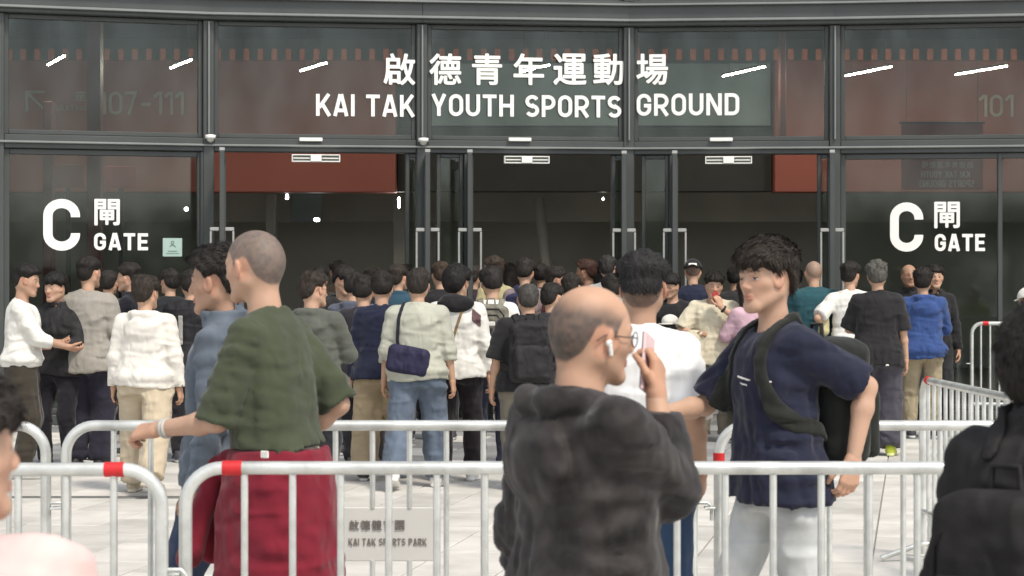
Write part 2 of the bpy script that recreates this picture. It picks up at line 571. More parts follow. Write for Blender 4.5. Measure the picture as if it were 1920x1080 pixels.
# ------------------------------------------------------------------ facade geometry
MPX = [-1180, -790, -395, -5, 390, 790, 1178, 1565, 1955, 2350, 2745]
MD = [19.2, 20.6, 21.75, 22.67, 23.36, 23.7, 24.0, 23.8, 23.46, 22.9, 22.1]
MP = [Vector(((p - 960) / 3900 * d, d)) for p, d in zip(MPX, MD)]
class Bay:
    def __init__(s, i):
        s.a, s.b = MP[i], MP[i + 1]
        d = s.b - s.a
        s.len = d.length
        s.rz = math.atan2(d.y, d.x)
        s.loc = (s.a.x, s.a.y, 0)
        s.d = d
    def x(s, px):
        k = (px - 960) / 3900
        return (k * s.a.y - s.a.x) / (s.d.x - k * s.d.y) * s.len
    def z(s, px, py):
        dd = s.a.y + s.d.y * s.x(px) / s.len
        return HC - (py - 520) / 3900 * dd
    def w(s, x, y, z):
        c, n = math.cos(s.rz), math.sin(s.rz)
        return (s.a.x + x * c - y * n, s.a.y + x * n + y * c, z)
BAYS = [Bay(i) for i in range(len(MP) - 1)]
LB, B1, B2, B3, RB = 3, 4, 5, 6, 7
Z_T0, Z_T1 = 3.03, 3.18          # door-head transom
Z_B0, Z_B1 = 4.50, 4.78          # double ledge beam
Z_UP = 8.6

bld = empty("sports_ground_building", (0, 24, 0), 0,
            "dark metal and glass front of the sports ground with three open doorways", "building")
def bpart(name, mb_, mat, bay, parent=None):
    """part given in a bay's own frame"""
    o = mb_.build(name, mat, parent or bld)
    if parent is None:
        o.location = (bay.loc[0], bay.loc[1] - 24, 0)
        o.rotation_euler = (0, 0, bay.rz)
    return o
def window(bay, x0, x1, z0, z1, name="window", fr=.05, glass=GLASS, y=0.0, depth=.08):
    m = MB()
    m.box(x0, x0 + fr, y - depth / 2, y + depth / 2, z0, z1, .006)
    m.box(x1 - fr, x1, y - depth / 2, y + depth / 2, z0, z1, .006)
    m.box(x0 + fr, x1 - fr, y - depth / 2, y + depth / 2, z0, z0 + fr, .006)
    m.box(x0 + fr, x1 - fr, y - depth / 2, y + depth / 2, z1 - fr, z1, .006)
    o = bpart(name, m, METAL, bay)
    p = MB(); p.box(x0 + fr - .004, x1 - fr + .004, y - .006, y + .006, z0 + fr - .004, z1 - fr + .004)
    p.build("pane", glass, o)
    return o

# mullions
for i, p in enumerate(MP[1:-1]):
    rz = (BAYS[i].rz + BAYS[i + 1].rz) / 2
    m = MB(); m.box(-.062, .062, -.11, .12, 0, Z_B0 - .002, .01)
    o = m.build("mullion", METAL, bld, (p.x, p.y - 24, 0), rz)
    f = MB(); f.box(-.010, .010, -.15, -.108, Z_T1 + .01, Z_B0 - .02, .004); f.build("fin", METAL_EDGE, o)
    m = MB(); m.box(-.062, .062, -.11, .12, Z_B1 + .006, Z_UP - .2, .01)
    o = m.build("mullion", METAL, bld, (p.x, p.y - 24, 0), rz)
for bi, bay in enumerate(BAYS):
    L = bay.len
    x0, x1 = .066, L - .066
    # transom with a thin ledge
    m = MB(); m.box(x0, x1, -.09, .10, Z_T0, Z_T1, .008)
    o = bpart("transom", m, METAL, bay)
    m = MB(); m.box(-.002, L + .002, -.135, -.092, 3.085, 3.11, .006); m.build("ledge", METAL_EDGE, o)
    # beam between the storeys with two ledges
    m = MB(); m.box(-.004, L + .004, -.16, .25, Z_B0, Z_B1, .01)
    o = bpart("storey_beam", m, METAL, bay)
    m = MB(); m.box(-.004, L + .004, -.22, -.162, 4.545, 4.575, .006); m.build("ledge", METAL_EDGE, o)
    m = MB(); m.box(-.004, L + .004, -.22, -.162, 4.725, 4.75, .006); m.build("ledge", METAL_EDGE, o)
    window(bay, x0, x1, Z_T1 + .004, Z_B0 - .004)
    window(bay, x0, x1, Z_B1 + .01, Z_UP - .25)
    m = MB(); m.box(-.02, L + .02, -.25, .35, Z_UP - .22, Z_UP + .3, .02)
    bpart("parapet", m, METAL, bay)
    if bi not in (B1, B2, B3):
        window(bay, x0, x1, .12, Z_T0 - .004, fr=.06)
        m = MB(); m.box(x0, x1, -.1, .1, 0, .115, .008); bpart("plinth", m, METAL, bay)
# the wide post between the left window and the first doorway, and thin posts in the fixed windows
def post(bay, px0, px1, z0, z1, y0=-.09, y1=.10, mat=METAL):
    m = MB(); m.box(bay.x(px0), bay.x(px1), y0, y1, z0, z1, .008)
    return bpart("post", m, mat, bay)
b = BAYS[LB]; post(b, 374, 382, .12, Z_T0 - .003)
b = BAYS[RB]; post(b, 1870, 1879, .12, Z_T0 - .003, -.05, .08)

# open door leaves, seen edge on, with a pull handle on either face
def handle_mesh():
    m = MB()
    # D-shaped pull standing off the leaf in +x
    m.box(.0, .10, -.016, .016, 2.12, 2.16, .006)
    m.box(.0, .10, -.016, .016, .30, .34, .006)
    m.box(.078, .102, -.014, .014, .342, 2.118, .005)
    return m.mesh("handle", STEEL)
HANDLE = handle_mesh()
def door_leaf(bay, px, ang):
    """leaf hinged at the facade, standing open towards the plaza; ang in degrees from the bay's own line"""
    w = .92
    x = bay.x(px)
    leaf = MB()
    leaf.box(-.028, .028, -.0, -.0 + .09, .02, 2.98, .006)
    leaf.box(-.028, .028, w - .075, w, .02, 2.98, .006)
    leaf.box(-.026, .026, .09, w - .075, .02, .22, .006)
    leaf.box(-.026, .026, .09, w - .075, 2.89, 2.98, .006)
    o = leaf.build("door", METAL, bld)
    wpos = bay.w(x, -.10, 0)
    o.location = (wpos[0], wpos[1] - 24, 0)
    # aim the leaf along the camera ray through its hinge, plus ang
    o.rotation_euler = (0, 0, math.radians(180) + math.atan2(-wpos[0], wpos[1]) + math.radians(ang))
    p = MB(); p.box(-.007, .007, .086, w - .071, .216, 2.894); p.build("pane", GLASS, o)
    for s in (1, -1):
        h = link("handle", HANDLE, o)
        h.location = (.030 * s, w - .037, 0)
        h.rotation_euler = (0, 0, 0 if s == 1 else math.pi)
    c = MB(); c.box(-.03, .03, w - .06, w - .01, 2.984, 3.02, .004); c.build("top_pivot", STEEL, o)
    return o
def sidelight(bay, px0, px1):
    window(bay, bay.x(px0), bay.x(px1), .02, Z_T0 - .004, "sidelight", .045)
b = BAYS[B1]
door_leaf(b, 419, -1.0); door_leaf(b, 798, .8); sidelight(b, 760, 794 - 2);
b = BAYS[B2]
sidelight(b, 818, 868); post(b, 869, 875, 0, Z_T0 - .003); door_leaf(b, 881, -.6); sidelight(b, 1146, 1172); door_leaf(b, 1166, .5)
b = BAYS[B3]
sidelight(b, 1203, 1254); post(b, 1255.5, 1261, 0, Z_T0 - .003); door_leaf(b, 1267, -.7); sidelight(b, 1532, 1559); door_leaf(b, 1556, 1.2)

# white slotted boxes under the door heads
DOORBOX = [(B1, 546, 636, 'leftmost'), (B2, 942, 1026, 'middle'), (B3, 1322, 1409, 'rightmost')]
for bi, p0, p1, w_ in DOORBOX:
    bay = BAYS[bi]
    x0, x1 = bay.x(p0), bay.x(p1)
    loc = bay.w((x0 + x1) / 2, -.16, 2.955)
    r = empty("door_operator", loc, bay.rz, "white slotted metal box hung under the head of the %s doorway" % w_, "door operator", "white boxes over the doorways")
    hw = (x1 - x0) / 2
    m = MB()
    for (xa, xb) in ((-hw, -hw + .012), (hw - .012, hw)): m.box(xa, xb, -.03, .05, -.04, .045, .003)
    m.box(-hw + .012, hw - .012, -.03, .05, -.04, -.028, .003)
    m.box(-hw + .012, hw - .012, -.03, .05, .033, .045, .003)
    m.box(-hw + .012, hw - .012, .03, .05, -.028, .033, 0)
    m.build("casing", WHITE, r)
    m = MB(); m.box(-.062, .062, -.042, -.031, -.036, .041, .004); m.build("cover", WHITE, r)
    for s in (-1, 1):
        a, c = (.068, hw - .018) if s > 0 else (-hw + .018, -.068)
        m = MB(); m.box(a, c, -.024, -.012, -.004, .008, .002); m.build("rail", WHITE, r)
        m = MB(); m.box(a, c, .012, .028, -.026, .031, 0); m.build("backing", mat_plain("grey_slot", (.2, .2, .18), .6), r)
for bi, px, w_ in ((B1, 582, 'first'), (B2, 972, 'second'), (B3, 1352, 'third')):
    bay = BAYS[bi]
    m = MB(); m.box(-.13, .13, -.05, 0, -.02, .02, .005)
    o = m.build("light_bar", WHITE, None, bay.w(bay.x(px), -.10, bay.z(px, 263)), bay.rz)
    tag(o, "small white bar on the glass above the %s doorway from the pale sticker" % w_, "light bar", "white bars above the doorways")
for (bi, px, py, w_) in ((LB, 390, 260, "beside the arrow and seat numbers"), (B1, 791, 266, "under the gap between TAK and YOUTH")):
    bay = BAYS[bi]
    loc = bay.w(bay.x(px), -.17, bay.z(px, py))
    r = empty("security_camera", loc, bay.rz, "white dome camera on the mullion " + w_, "camera", "dome cameras on the facade")
    m = MB(); m.tube([(0, 0, .035), (0, 0, .03), (0, 0, -.005), (0, 0, -.012)], [.03, .058, .058, .045], 16); m.build("housing", WHITE, r)
    m = MB(); m.tube([(0, 0, -.012), (0, 0, -.035), (0, 0, -.052)], [.042, .036, .012], 16); m.build("dome", mat_plain("dome_plastic", (.55, .53, .46), .25), r)
    m = MB(); m.box(-.02, .02, .0, .055, .036, .05, .004); m.build("bracket", METAL, r)

# ------------------------------------------------------------------ interior of the entrance hall
Yb = lambda y: y - 24
def ipart(name, mat, x0, x1, y0, y1, z0, z1, bev=.01, parent=None):
    m = MB(); m.box(x0, x1, Yb(y0), Yb(y1), z0, z1, bev)
    return m.build(name, mat, parent or bld)
red_m = mat_plain("red_wall_panel", (.26, .074, .055), .6, 0, .06, .8)
hall_m = mat_plain("hall_grey", (.40, .38, .335), .7, 0, .15, .5)
ceil_m = mat_plain("hall_ceiling", (.30, .34, .32), .8, 0, .1, .6)
slate_m = mat_plain("slate_panel", (.24, .29, .30), .5, 0, .15, .7)
orange_m = mat_plain("orange_louvre", (.62, .17, .09), .5, 0, .1, 5)
floor_m = mat_plain("hall_floor", (.26, .25, .24), .4, 0, .1, 1.0)
ipart("floor_slab", floor_m, -17, 17, 23.3, 44, -.16, -.003, 0)
ipart("ceiling_slab", ceil_m, -17, 17, 24.35, 44, 5.75, 6.1, 0)
ipart("roof_slab", hall_m, -17, 17, 24.6, 44, Z_UP + .32, Z_UP + .6, 0)
ipart("upper_wall", mat_plain("upper_wall_grey", (.25, .27, .26), .8), -17, 17, 26.5, 26.8, 6.1, Z_UP + .3, 0)
ipart("back_wall", hall_m, -17, 17, 37.2, 37.5, 0, 5.75, 0)
ipart("side_wall", hall_m, -17.3, -17, 19, 44, 0, Z_UP, 0)
ipart("side_wall", hall_m, 17, 17.3, 19, 44, 0, Z_UP, 0)
XB = lambda px, d: (px - 960) / 3900 * d
DW = 31.0
zW = lambda py, d=DW: HC - (py - 520) / 3900 * d
ipart("red_wall", red_m, -16, XB(742, DW), DW, DW + .5, zW(360), zW(113))
ipart("red_wall", red_m, XB(1453, DW), 16, DW, DW + .5, zW(360), zW(113))
ipart("grey_bulkhead", mat_plain("bulkhead_dark", (.028, .028, .026), .6), XB(742, DW) + .01, XB(1453, DW) - .01, DW + .25, DW + .6, zW(358), zW(236))
ipart("slate_wall", slate_m, XB(772, DW), XB(1172, DW), DW + .2, DW + .5, zW(234), zW(116))
ipart("slate_wall", slate_m, XB(1176, DW), XB(1448, DW), DW + .18, DW + .5, zW(234), zW(116))
ipart("upper_back_wall", ceil_m, -17, 17, 36, 36.3, 4.7, 5.745, 0)
ipart("soffit_wall", mat_plain("soffit_grey", (.36, .34, .30), .7, 0, .2, .6), -17, 17, 34.5, 34.8, zW(416, 34.5), zW(340, 34.5), 0)
lm = MB(); lm.box(-.042, .042, -.04, .04, 0, .17, .006)
louvre_me = lm.mesh("louvre", orange_m)
px = -10.0
while px < 1930:
    link("louvre", louvre_me, bld, (XB(px, DW), Yb(DW + .06), zW(113) + .004)); px += 26.2
for (p0, p1, y0, y1, d) in ((545, 604, 361, 417, 33.5), (1000, 1024, 372, 540, 33.0), (742, 758, 180, 450, 30.2)):
    pass
col_m = mat_plain("hall_column", (.26, .25, .22), .6, 0, .1, 1)
for (pxa, pxb, dd, top) in ((498, 516, 33.2, 363), (738, 760, 32.6, 362)):
    ipart("column", col_m, XB(pxa, dd), XB(pxb, dd), dd, dd + .3, 0, zW(top, dd))
ipart("wall_panel", slate_m, XB(546, 33.9), XB(604, 33.9), 33.9, 33.95, zW(417, 33.9), zW(362, 33.9))
# a raking strut behind the middle doorway
m = MB(); m.tube([(XB(1010, 33), Yb(33), zW(372, 33)), (XB(1030, 33), Yb(33), zW(545, 33))], .09, 10); m.build("raking_strut", col_m, bld)
dark_red = mat_plain("dark_red_upright", (.10, .03, .028), .5)
for (pxa, pxb, dd) in ((163, 188, 26.5), (80, 98, 27.5)):  # slim uprights added in place of a dark post mirrored in the glass
    ipart("column", dark_red, XB(pxa, dd), XB(pxb, dd), dd, dd + .2, 0, zW(30, dd) if pxa == 163 else zW(190, dd))
ipart("column", dark_red, XB(1462, 29), XB(1474, 29), 29, 29.2, zW(275, 29), zW(60, 29))
# lit strip lights hanging in the hall
strip_m = emit_mat("strip_light_glow", (1.0, .88, .70), 150.0)
STR = [(90, 121, 121, 104), (320, 127, 359, 111), (564, 132, 612, 117), (975, 134, 1030, 121), (1356, 142, 1434, 124), (1583, 142, 1671, 124), (1792, 139, 1888, 123)]
names = ["nearest the arrow sign", "above the seat numbers on the left", "left of the sign's first character", "behind the sign's fourth character",
         "above the word GROUND", "right of the mullion beyond GROUND", "above the faint 101"]
for (xa, ya, xb, yb), nm in zip(STR, names):
    ZL = 4.5
    da, db = 3900 * (ZL - HC) / (520 - ya), 3900 * (ZL - HC) / (520 - yb)
    A, B = at(xa, ya, da), at(xb, yb, db)
    mid = (A + B) / 2; v = B - A
    r = empty("strip_light", mid, math.atan2(v.y, v.x), "lit warm white strip light hanging in the hall " + nm, "strip light", "strip lights hanging in the hall")
    l = v.length / 2
    m = MB(); m.box(-l, l, -.011, .011, -.014, .0, .003); m.build("tube", strip_m, r)
    m = MB(); m.box(-l, l, -.03, .03, .002, .03, .004); m.build("housing", BLACK, r)
    for s in (-.7, .7):
        m = MB(); m.tube([(l * s, 0, .03), (l * s, 0, 5.75 - ZL)], .004, 5); m.build("suspension_rod", BLACK, r)
# small lit lamps deep in the hall
for k, (px, py, w, h, d, nm) in enumerate(((349, 392, .05, .05, 30.0, "above the pale sticker"), (538, 369, .045, .07, 32.0, "at the top left of the grey wall panel"),
                            (594, 412, .09, .05, 33.0, "at the foot of the grey wall panel"), (748, 380, .03, .16, 31.5, "on the column by the first doorway"), (1131, 373, .03, .04, 32.0, "at the right of the middle doorway"))):
    r = empty("hall_lamp", at(px, py, d), 0, "small lit white lamp " + nm, "lamp", "small lamps inside the hall")
    m = MB(); m.box(-w * .45, w * .45, -.02, .02, -h * .5, h * .5, .012); m.build("lens", emit_mat("lamp_glow", (1, .98, .92), 60.0), r)
    m = MB(); m.box(-w * .7, w * .7, .022, .06, -h * .7, h * .7, .01); m.build("back_box", BLACK, r)

# wayfinding painted on the red wall inside
faint = mat_plain("veiled_white_print", (.36, .31, .265), .7)  # white print, its colour dulled to imitate the veil of the glass
way = empty("seat_number_sign", (0, DW - .004, 0), 0, "faint arrow and seat numbers 107-111 on the red wall inside", "sign")
latin("107-111", XB(184, DW), XB(345, DW), zW(215), zW(172), -.002, faint, way, .13, .12, .012)
cjk("座", XB(151, DW), zW(180), .15, -.002, faint, way, .012, .01)
latin("SEATING", XB(104, DW), XB(163, DW), zW(207), zW(198), -.002, faint, way, .15, .14, .008)
m = MB()
ax, az = XB(48, DW), zW(170)
m.ribbon([(ax + .29, az - .02), (ax + .02, az - .02), (ax + .02, az - .31)], .04, -.014, -.002)
m.ribbon([(ax + .035, az - .035), (ax + .34, az - .34)], .04, -.016, -.003)
m.build("arrow", faint, way)
way = empty("seat_number_sign", (0, DW - .004, 0), 0, "faint seat number 101 high on the right of the red wall", "sign")
latin("101", XB(1836, DW), XB(1900, DW), zW(219), zW(178), -.002, faint, way, .13, .12, .012)
# dark red hanging banner with its print mirrored
BD = 27.2
ban = empty("hanging_banner", (0, BD, 0), 0, "dark red hanging banner inside the right window with reversed faint lettering", "banner")
m = MB(); m.box(XB(1690, BD), XB(1843, BD), -.01, .01, zW(356, BD), zW(232, BD), .004)
m.build("cloth_panel", mat_plain("banner_red", (.20, .035, .035), .8), ban)
m = MB(); m.tube([(XB(1686, BD), 0, zW(230, BD)), (XB(1847, BD), 0, zW(230, BD))], .014, 8); m.build("top_rod", BLACK, ban)
m = MB()
for q in (1700, 1833): m.tube([(XB(q, BD), 0, zW(230, BD)), (XB(q, BD), 0, 5.75)], .004, 5)
m.build("hanging_wire", BLACK, ban)
bprint = mat_plain("banner_print", (.42, .32, .29), .8)
latin("KAI TAK YOUTH", XB(1727, BD), XB(1818, BD), zW(333, BD), zW(321, BD), -.012, bprint, ban, .16, .13, .004, mirror=True)
latin("SPORTS GROUND", XB(1724, BD), XB(1826, BD), zW(352 - 1, BD), zW(338, BD), -.012, bprint, ban, .16, .13, .004, mirror=True)
for i, ch in enumerate("啟德青年運動場"):
    cjk(ch, XB(1818 - i * 14, BD), zW(309, BD), .085, -.012, bprint, ban, .004, .01, mirror=True)
for (p0, p1, y0, y1, c, nm) in ((198, 256, 312, 352, (.34, .05, .04), "bright red panel standing for a reflection, behind the left window above the characters"),
                                (98, 158, 309, 352, (.20, .06, .05), "dull red panel standing for a reflection, behind the left window above the big C")):
    d = 27.5  # panels put inside the hall to stand for red reflections in the glass
    r = empty("reflection_panel", at((p0 + p1) / 2, y1, d), 0, nm, "panel", "red panels behind the left window")
    hw, hh = (p1 - p0) / 7800 * d, (y1 - y0) / 3900 * d
    m = MB(); m.box(-hw, hw, -.015, .015, 0, hh, .004); m.build("board", mat_plain("panel_red", c, .6), r)
    m = MB(); m.box(-.03, .03, -.01, .01, -at(0, y1, d).z, -.002, .003); m.build("post", BLACK, r)

# ------------------------------------------------------------------ lettering on the glass
sign = empty("building_sign", (0, 0, 0), 0, "big white characters and words KAI TAK YOUTH SPORTS GROUND across the upper glass", "sign")
letter_m = mat_plain("white_letter", (.90, .885, .83), .5, 0, .03, 3.0)
def place(objs, bay):
    for o in objs:
        o.location = bay.loc; o.rotation_euler = (0, 0, bay.rz)
def newkids(parent, fn):
    before = set(parent.children)
    fn()
    return [c for c in parent.children if c not in before]
for bi, txt, p0, p1 in ((B1, "KAI TAK", 592, 776), (B2, "YOUTH SPORTS", 808, 1163), (B3, "GROUND", 1194, 1386)):
    bay = BAYS[bi]
    place(newkids(sign, lambda: latin(txt, bay.x(p0), bay.x(p1), bay.z(p0, 218), bay.z(p0, 177), -.05, letter_m, sign)), bay)
for bi, ch, p in ((B1, "啟", 748), (B2, "德", 834), (B2, "青", 912), (B2, "年", 990), (B2, "運", 1067), (B2, "動", 1139), (B3, "場", 1223)):
    bay = BAYS[bi]
    place(newkids(sign, lambda: cjk(ch, bay.x(p), bay.z(p, 131), .345, -.05, letter_m, sign, bold=.02)), bay)
for bi, side, c0, c1, cy0, cy1, k0, k1, ky0, ky1, g0, g1, gy0, gy1 in (
        (LB, "left", 79, 150, 373, 470, 175, 224, 374, 422, 175, 276, 437, 469),
        (RB, "right", 1668, 1731, 380, 472, 1752, 1798, 380, 427, 1752, 1846, 439, 471)):
    bay = BAYS[bi]
    s = empty("gate_sign", (0, 0, 0), 0, "white C GATE lettering on the %s" % (
        "glass above the man in the grey tee" if side == "left" else "glass above the man in the blue jacket"), "sign", "gate signs on the glass")
    def mk():
        latin("C", bay.x(c0), bay.x(c1), bay.z(c0, cy1), bay.z(c0, cy0), -.05, letter_m, s, .175)
        latin("GATE", bay.x(g0), bay.x(g1), bay.z(g0, gy1), bay.z(g0, gy0), -.05, letter_m, s, .19, .13)
        cjk("閘", bay.x((k0 + k1) / 2), bay.z(k0, (ky0 + ky1) / 2), (ky1 - ky0) / 3900 * bay.a.y, -.05, letter_m, s, bold=.02)
    place(newkids(s, mk), bay)
bay = BAYS[LB]
st = empty("door_sticker", bay.w(bay.x(323), -.012, bay.z(323, 481)), bay.rz, "pale green square notice stuck on the glass beside the word GATE", "notice")
m = MB(); m.box(-.108, .108, -.004, 0, 0, .205, .002); m.build("sheet", mat_plain("pale_green_print", (.42, .56, .50), .5, 0, .05), st)
ink = mat_plain("grey_ink", (.16, .22, .20), .7)
m = MB()
for (a, b_, c, w) in ((-.05, .05, .06, .008), (-.07, .07, .035, .006)): m.ribbon([(a, c), (b_, c)], w, -.007, -.0045)
m.ribbon(arc(0, .155, .016, .016, 0, 350, 12), .008, -.007, -.0045, True)
m.ribbon([(-.03, .11), (-.01, .13), (.012, .128), (.035, .105)], .009, -.0072, -.0046)
m.build("pictogram", ink, st)

# ------------------------------------------------------------------ crowd barriers
def barrier(L, loc, rz, label, H=1.05, bar_n=None, plate=None, red=(1, 1), group="galvanised crowd barriers", red_off=.145, red_post=None, bar0=None, step=.149):
    """frame in its own XZ plane, from x=0 to L"""
    r0, R = .021, .115
    b_ = empty("crowd_barrier", loc, rz, label, "crowd barrier", group)
    zt, zb = H - r0, .27
    pts = [(0, 0, .02)] + [(0, 0, zt - R)] + [(R - R * math.cos(a), 0, zt - R + R * math.sin(a)) for a in [math.radians(q) for q in range(10, 90, 10)]] + [(R, 0, zt)]
    pts += [(L - R, 0, zt)] + [(L - R + R * math.sin(a), 0, zt - R + R * math.cos(a)) for a in [math.radians(q) for q in range(10, 90, 10)]] + [(L, 0, zt - R), (L, 0, .02)]
    m = MB(); m.tube(pts, r0, 14)
    m.build("frame", GALV, b_)
    m = MB(); m.tube([(r0, 0, zb), (L - r0, 0, zb)], .017, 12); m.build("bottom_rail", GALV, b_)
    n = bar_n or int(round(L / .148))
    bm_ = MB(); bm_.tube([(0, 0, zb + .016), (0, 0, zt - .019)], .0115, 10)
    bme = bm_.mesh("bar", GALV)
    p0, p1 = (plate[0], plate[1]) if plate else (9, 9)
    if plate:
        lo = MB(); lo.tube([(0, 0, zb + .016), (0, 0, plate[2])], .0115, 10); lom = lo.mesh("bar", GALV)
        hi = MB(); hi.tube([(0, 0, plate[3]), (0, 0, zt - .019)], .0115, 10); him = hi.mesh("bar", GALV)
    xs_ = [L * i / n for i in range(1, n)] if bar0 is None else [bar0 + i * step for i in range(int((L - bar0 - .06) / step) + 1)]
    for x in xs_:
        if p0 < x < p1:
            link("bar", lom, b_, (x, 0, 0)); link("bar", him, b_, (x, 0, 0))
        else: link("bar", bme, b_, (x, 0, 0))
    for x, f in ((red_off, red[0]), (L - red_off, red[1])):
        if f:
            m = MB(); m.tube([(x - .03, 0, zt), (x + .03, 0, zt)], r0 + .0025, 14); m.build("red_band", RED_TAPE, b_)
    if red_post:
        m = MB(); m.tube([(0, 0, red_post - .03), (0, 0, red_post + .03)], r0 + .0025, 14); m.build("red_band", RED_TAPE, b_)
    for x in (.18, L - .18):
        m = MB(); m.tube([(x, -.28, .02), (x, -.05, .10), (x, .05, .10), (x, .28, .02)], .016, 8)
        m.tube([(x, 0, .1), (x, 0, zb - .014)], .016, 8); m.build("foot", GALV, b_)
    for z in (.42, .72):
        m = MB(); m.tube([(L + .018, 0, z), (L + .06, 0, z), (L + .075, 0, z - .015), (L + .075, 0, z - .07)], .007, 7); m.build("hook", GALV, b_)
        m = MB(); m.tube([(-.018, -.012, z - .02), (-.055, -.02, z - .02), (-.055, .02, z - .02), (-.018, .012, z - .02)], .006, 7); m.build("hook", GALV, b_)
    if plate:
        m = MB(); m.box(p0, p1, -.006, .006, plate[2] - .004, plate[3] + .004, .003)
        pl = m.build("sign_plate", mat_plain("plate_grey", (.60, .585, .55), .5, .1, .05, 4.0), b_)
        return b_, pl
    return b_
D1, D2 = 6.45, 8.30
def xw(px, d): return (px - 960) / 3900 * d
barrier(2.5, (xw(348, D1), D1, 0), 0, "long front crowd barrier behind the bald man in the dark jacket", red=(1, 0), bar0=.183)
barrier(2.5, (xw(303, D1 - .05) - 2.5, D1 - .05, 0), 0, "front crowd barrier at the left edge with its red band towards the olive-topped man")
xA = xw(124, D2)
pA0, pA1 = xw(642, D2) - xA, xw(826, D2) - xA
zP0, zP1 = HC - (1050 - 520) / 3900 * D2, HC - (953 - 520) / 3900 * D2
bA, plA = barrier(2.5, (xA, D2, 0), 0, "second-row crowd barrier carrying the grey name plate", plate=(pA0, pA1, zP0, zP1), red=(0, 1), bar0=.19, step=.1475)
pi_m = mat_plain("plate_print", (.19, .165, .15), .7)
for i, ch in enumerate("啟德體育園"):
    cjk(ch, xw(664 + i * 21.5, D2) - xA, HC - (984 - 520) / 3900 * D2, .038, -.0075, pi_m, plA, .002, .012)
latin("KAI TAK SPORTS PARK", xw(654, D2) - xA, xw(800, D2) - xA, HC - (1022 - 520) / 3900 * D2, HC - (1009 - 520) / 3900 * D2, -.0075, pi_m, plA, .14, .14, .002)
barrier(2.5, (xw(86, D2) - 2.5, D2, 0), 0, "second-row crowd barrier at the left edge behind the front one", red=(1, 1))
barrier(2.5, (xw(1348, D2), D2, 0), 0, "second-row crowd barrier running behind the man in the navy tee", red=(0, 1), red_post=.89)
# the row running back towards the doors on the right
g1 = barrier(2.3, (2.46, 9.75, 0), math.radians(90 + 2.0), "crowd barrier running back from the second row on the right", plate=(.95, 1.45, .50, .72), bar_n=17)[0]
barrier(2.3, (xw(1822, 22.2), 22.2, 0), math.radians(-8), "farthest crowd barrier, by the right window under the C GATE sign", H=1.15, bar_n=24)

# ------------------------------------------------------------------ trees across the plaza behind the camera (mirrored in the glass)
tr = random.Random(3)
trunks, leaves = MB(), MB()
for i in range(44):
    x, y = -60 + i * 2.8 + tr.uniform(-1.0, 1.0), -52 + tr.uniform(-6, 6)
    hgt = tr.uniform(4.6, 6.4)
    trunks.tube([(x, y, 0), (x + .1, y, hgt * .35), (x + tr.uniform(-.4, .4), y, hgt * .75)], [.2, .15, .05], 7)
    for c in range(12):
        a, rr, zz = tr.uniform(0, 6.28), tr.uniform(.3, 3.4), hgt * tr.uniform(.10, .90)
        cx, cy = x + rr * math.cos(a), y + rr * math.sin(a)
        for l in range(56):
            p_ = Vector((cx + tr.gauss(0, .7), cy + tr.gauss(0, .7), zz + tr.gauss(0, .6)))
            u_ = Vector((tr.gauss(0, 1), tr.gauss(0, 1), tr.gauss(0, .6))).normalized() * tr.uniform(.14, .28)
            w_ = u_.orthogonal().normalized() * tr.uniform(.09, .17)
            leaves.add([p_ - u_, p_ + w_, p_ + u_, p_ - w_], [(0, 1, 2, 3)])
tl = empty("treeline", (0, 0, 0)); tag(tl, kind="stuff")
trunks.build("trunks", mat_plain("bark", (.10, .075, .055), .9), tl)
leaves.build("foliage", mat_plain("leaf_green", (.055, .085, .035), .7, 0, .4, 1.5), tl)
# ------------------------------------------------------------------ people: implicit bodies and clothes turned into meshes
f32 = np.float32
def V3(*a): return np.array(a, dtype=np.float64)
_lat = np.random.RandomState(11).rand(32, 32, 32).astype(f32)
def vnoise(P):
    i = np.floor(P).astype(np.int32)
    f = (P - i).astype(f32)
    f = f * f * (3 - 2 * f)
    a = i & 31; b = (i + 1) & 31
    x0, y0, z0, x1, y1, z1 = a[:, 0], a[:, 1], a[:, 2], b[:, 0], b[:, 1], b[:, 2]
    fx, fy, fz = f[:, 0], f[:, 1], f[:, 2]
    c00 = _lat[x0, y0, z0] * (1 - fx) + _lat[x1, y0, z0] * fx
    c10 = _lat[x0, y1, z0] * (1 - fx) + _lat[x1, y1, z0] * fx
    c01 = _lat[x0, y0, z1] * (1 - fx) + _lat[x1, y0, z1] * fx
    c11 = _lat[x0, y1, z1] * (1 - fx) + _lat[x1, y1, z1] * fx
    return (c00 * (1 - fy) + c10 * fy) * (1 - fz) + (c01 * (1 - fy) + c11 * fy) * fz - .5
def sstep(a, b, x):
    t = np.clip((x - a) / (b - a), 0, 1)
    return t * t * (3 - 2 * t)
def smin(a, b, k):
    h = np.maximum(k - np.abs(a - b), 0) / k
    return np.minimum(a, b) - h * h * k * .25
def smax(a, b, k): return -smin(-a, -b, k)
def rc(P, a, b, ra, rb):
    a, b = np.asarray(a, f32), np.asarray(b, f32)
    ba = b - a
    pa = P - a
    t = np.clip(pa @ ba / max(float(ba @ ba), 1e-9), 0, 1)
    d = pa - t[:, None] * ba
    return np.sqrt((d * d).sum(1)) - (ra + (rb - ra) * t)
def capcone(P, a, b, ra, rb, back=False):
    """cone with a flat cut at b (and a, if back)"""
    a, b = np.asarray(a, f32), np.asarray(b, f32)
    ba = b - a
    L = math.sqrt(float(ba @ ba))
    pa = P - a
    tu = pa @ ba / (L * L)
    t = np.clip(tu, 0 if not back else -9, 9)
    d = pa - t[:, None] * ba
    r = np.sqrt((d * d).sum(1)) - (ra + (rb - ra) * np.clip(t, 0, 1))
    out = np.maximum(r, (tu - 1) * L)
    if back: out = np.maximum(out, -tu * L)
    return out
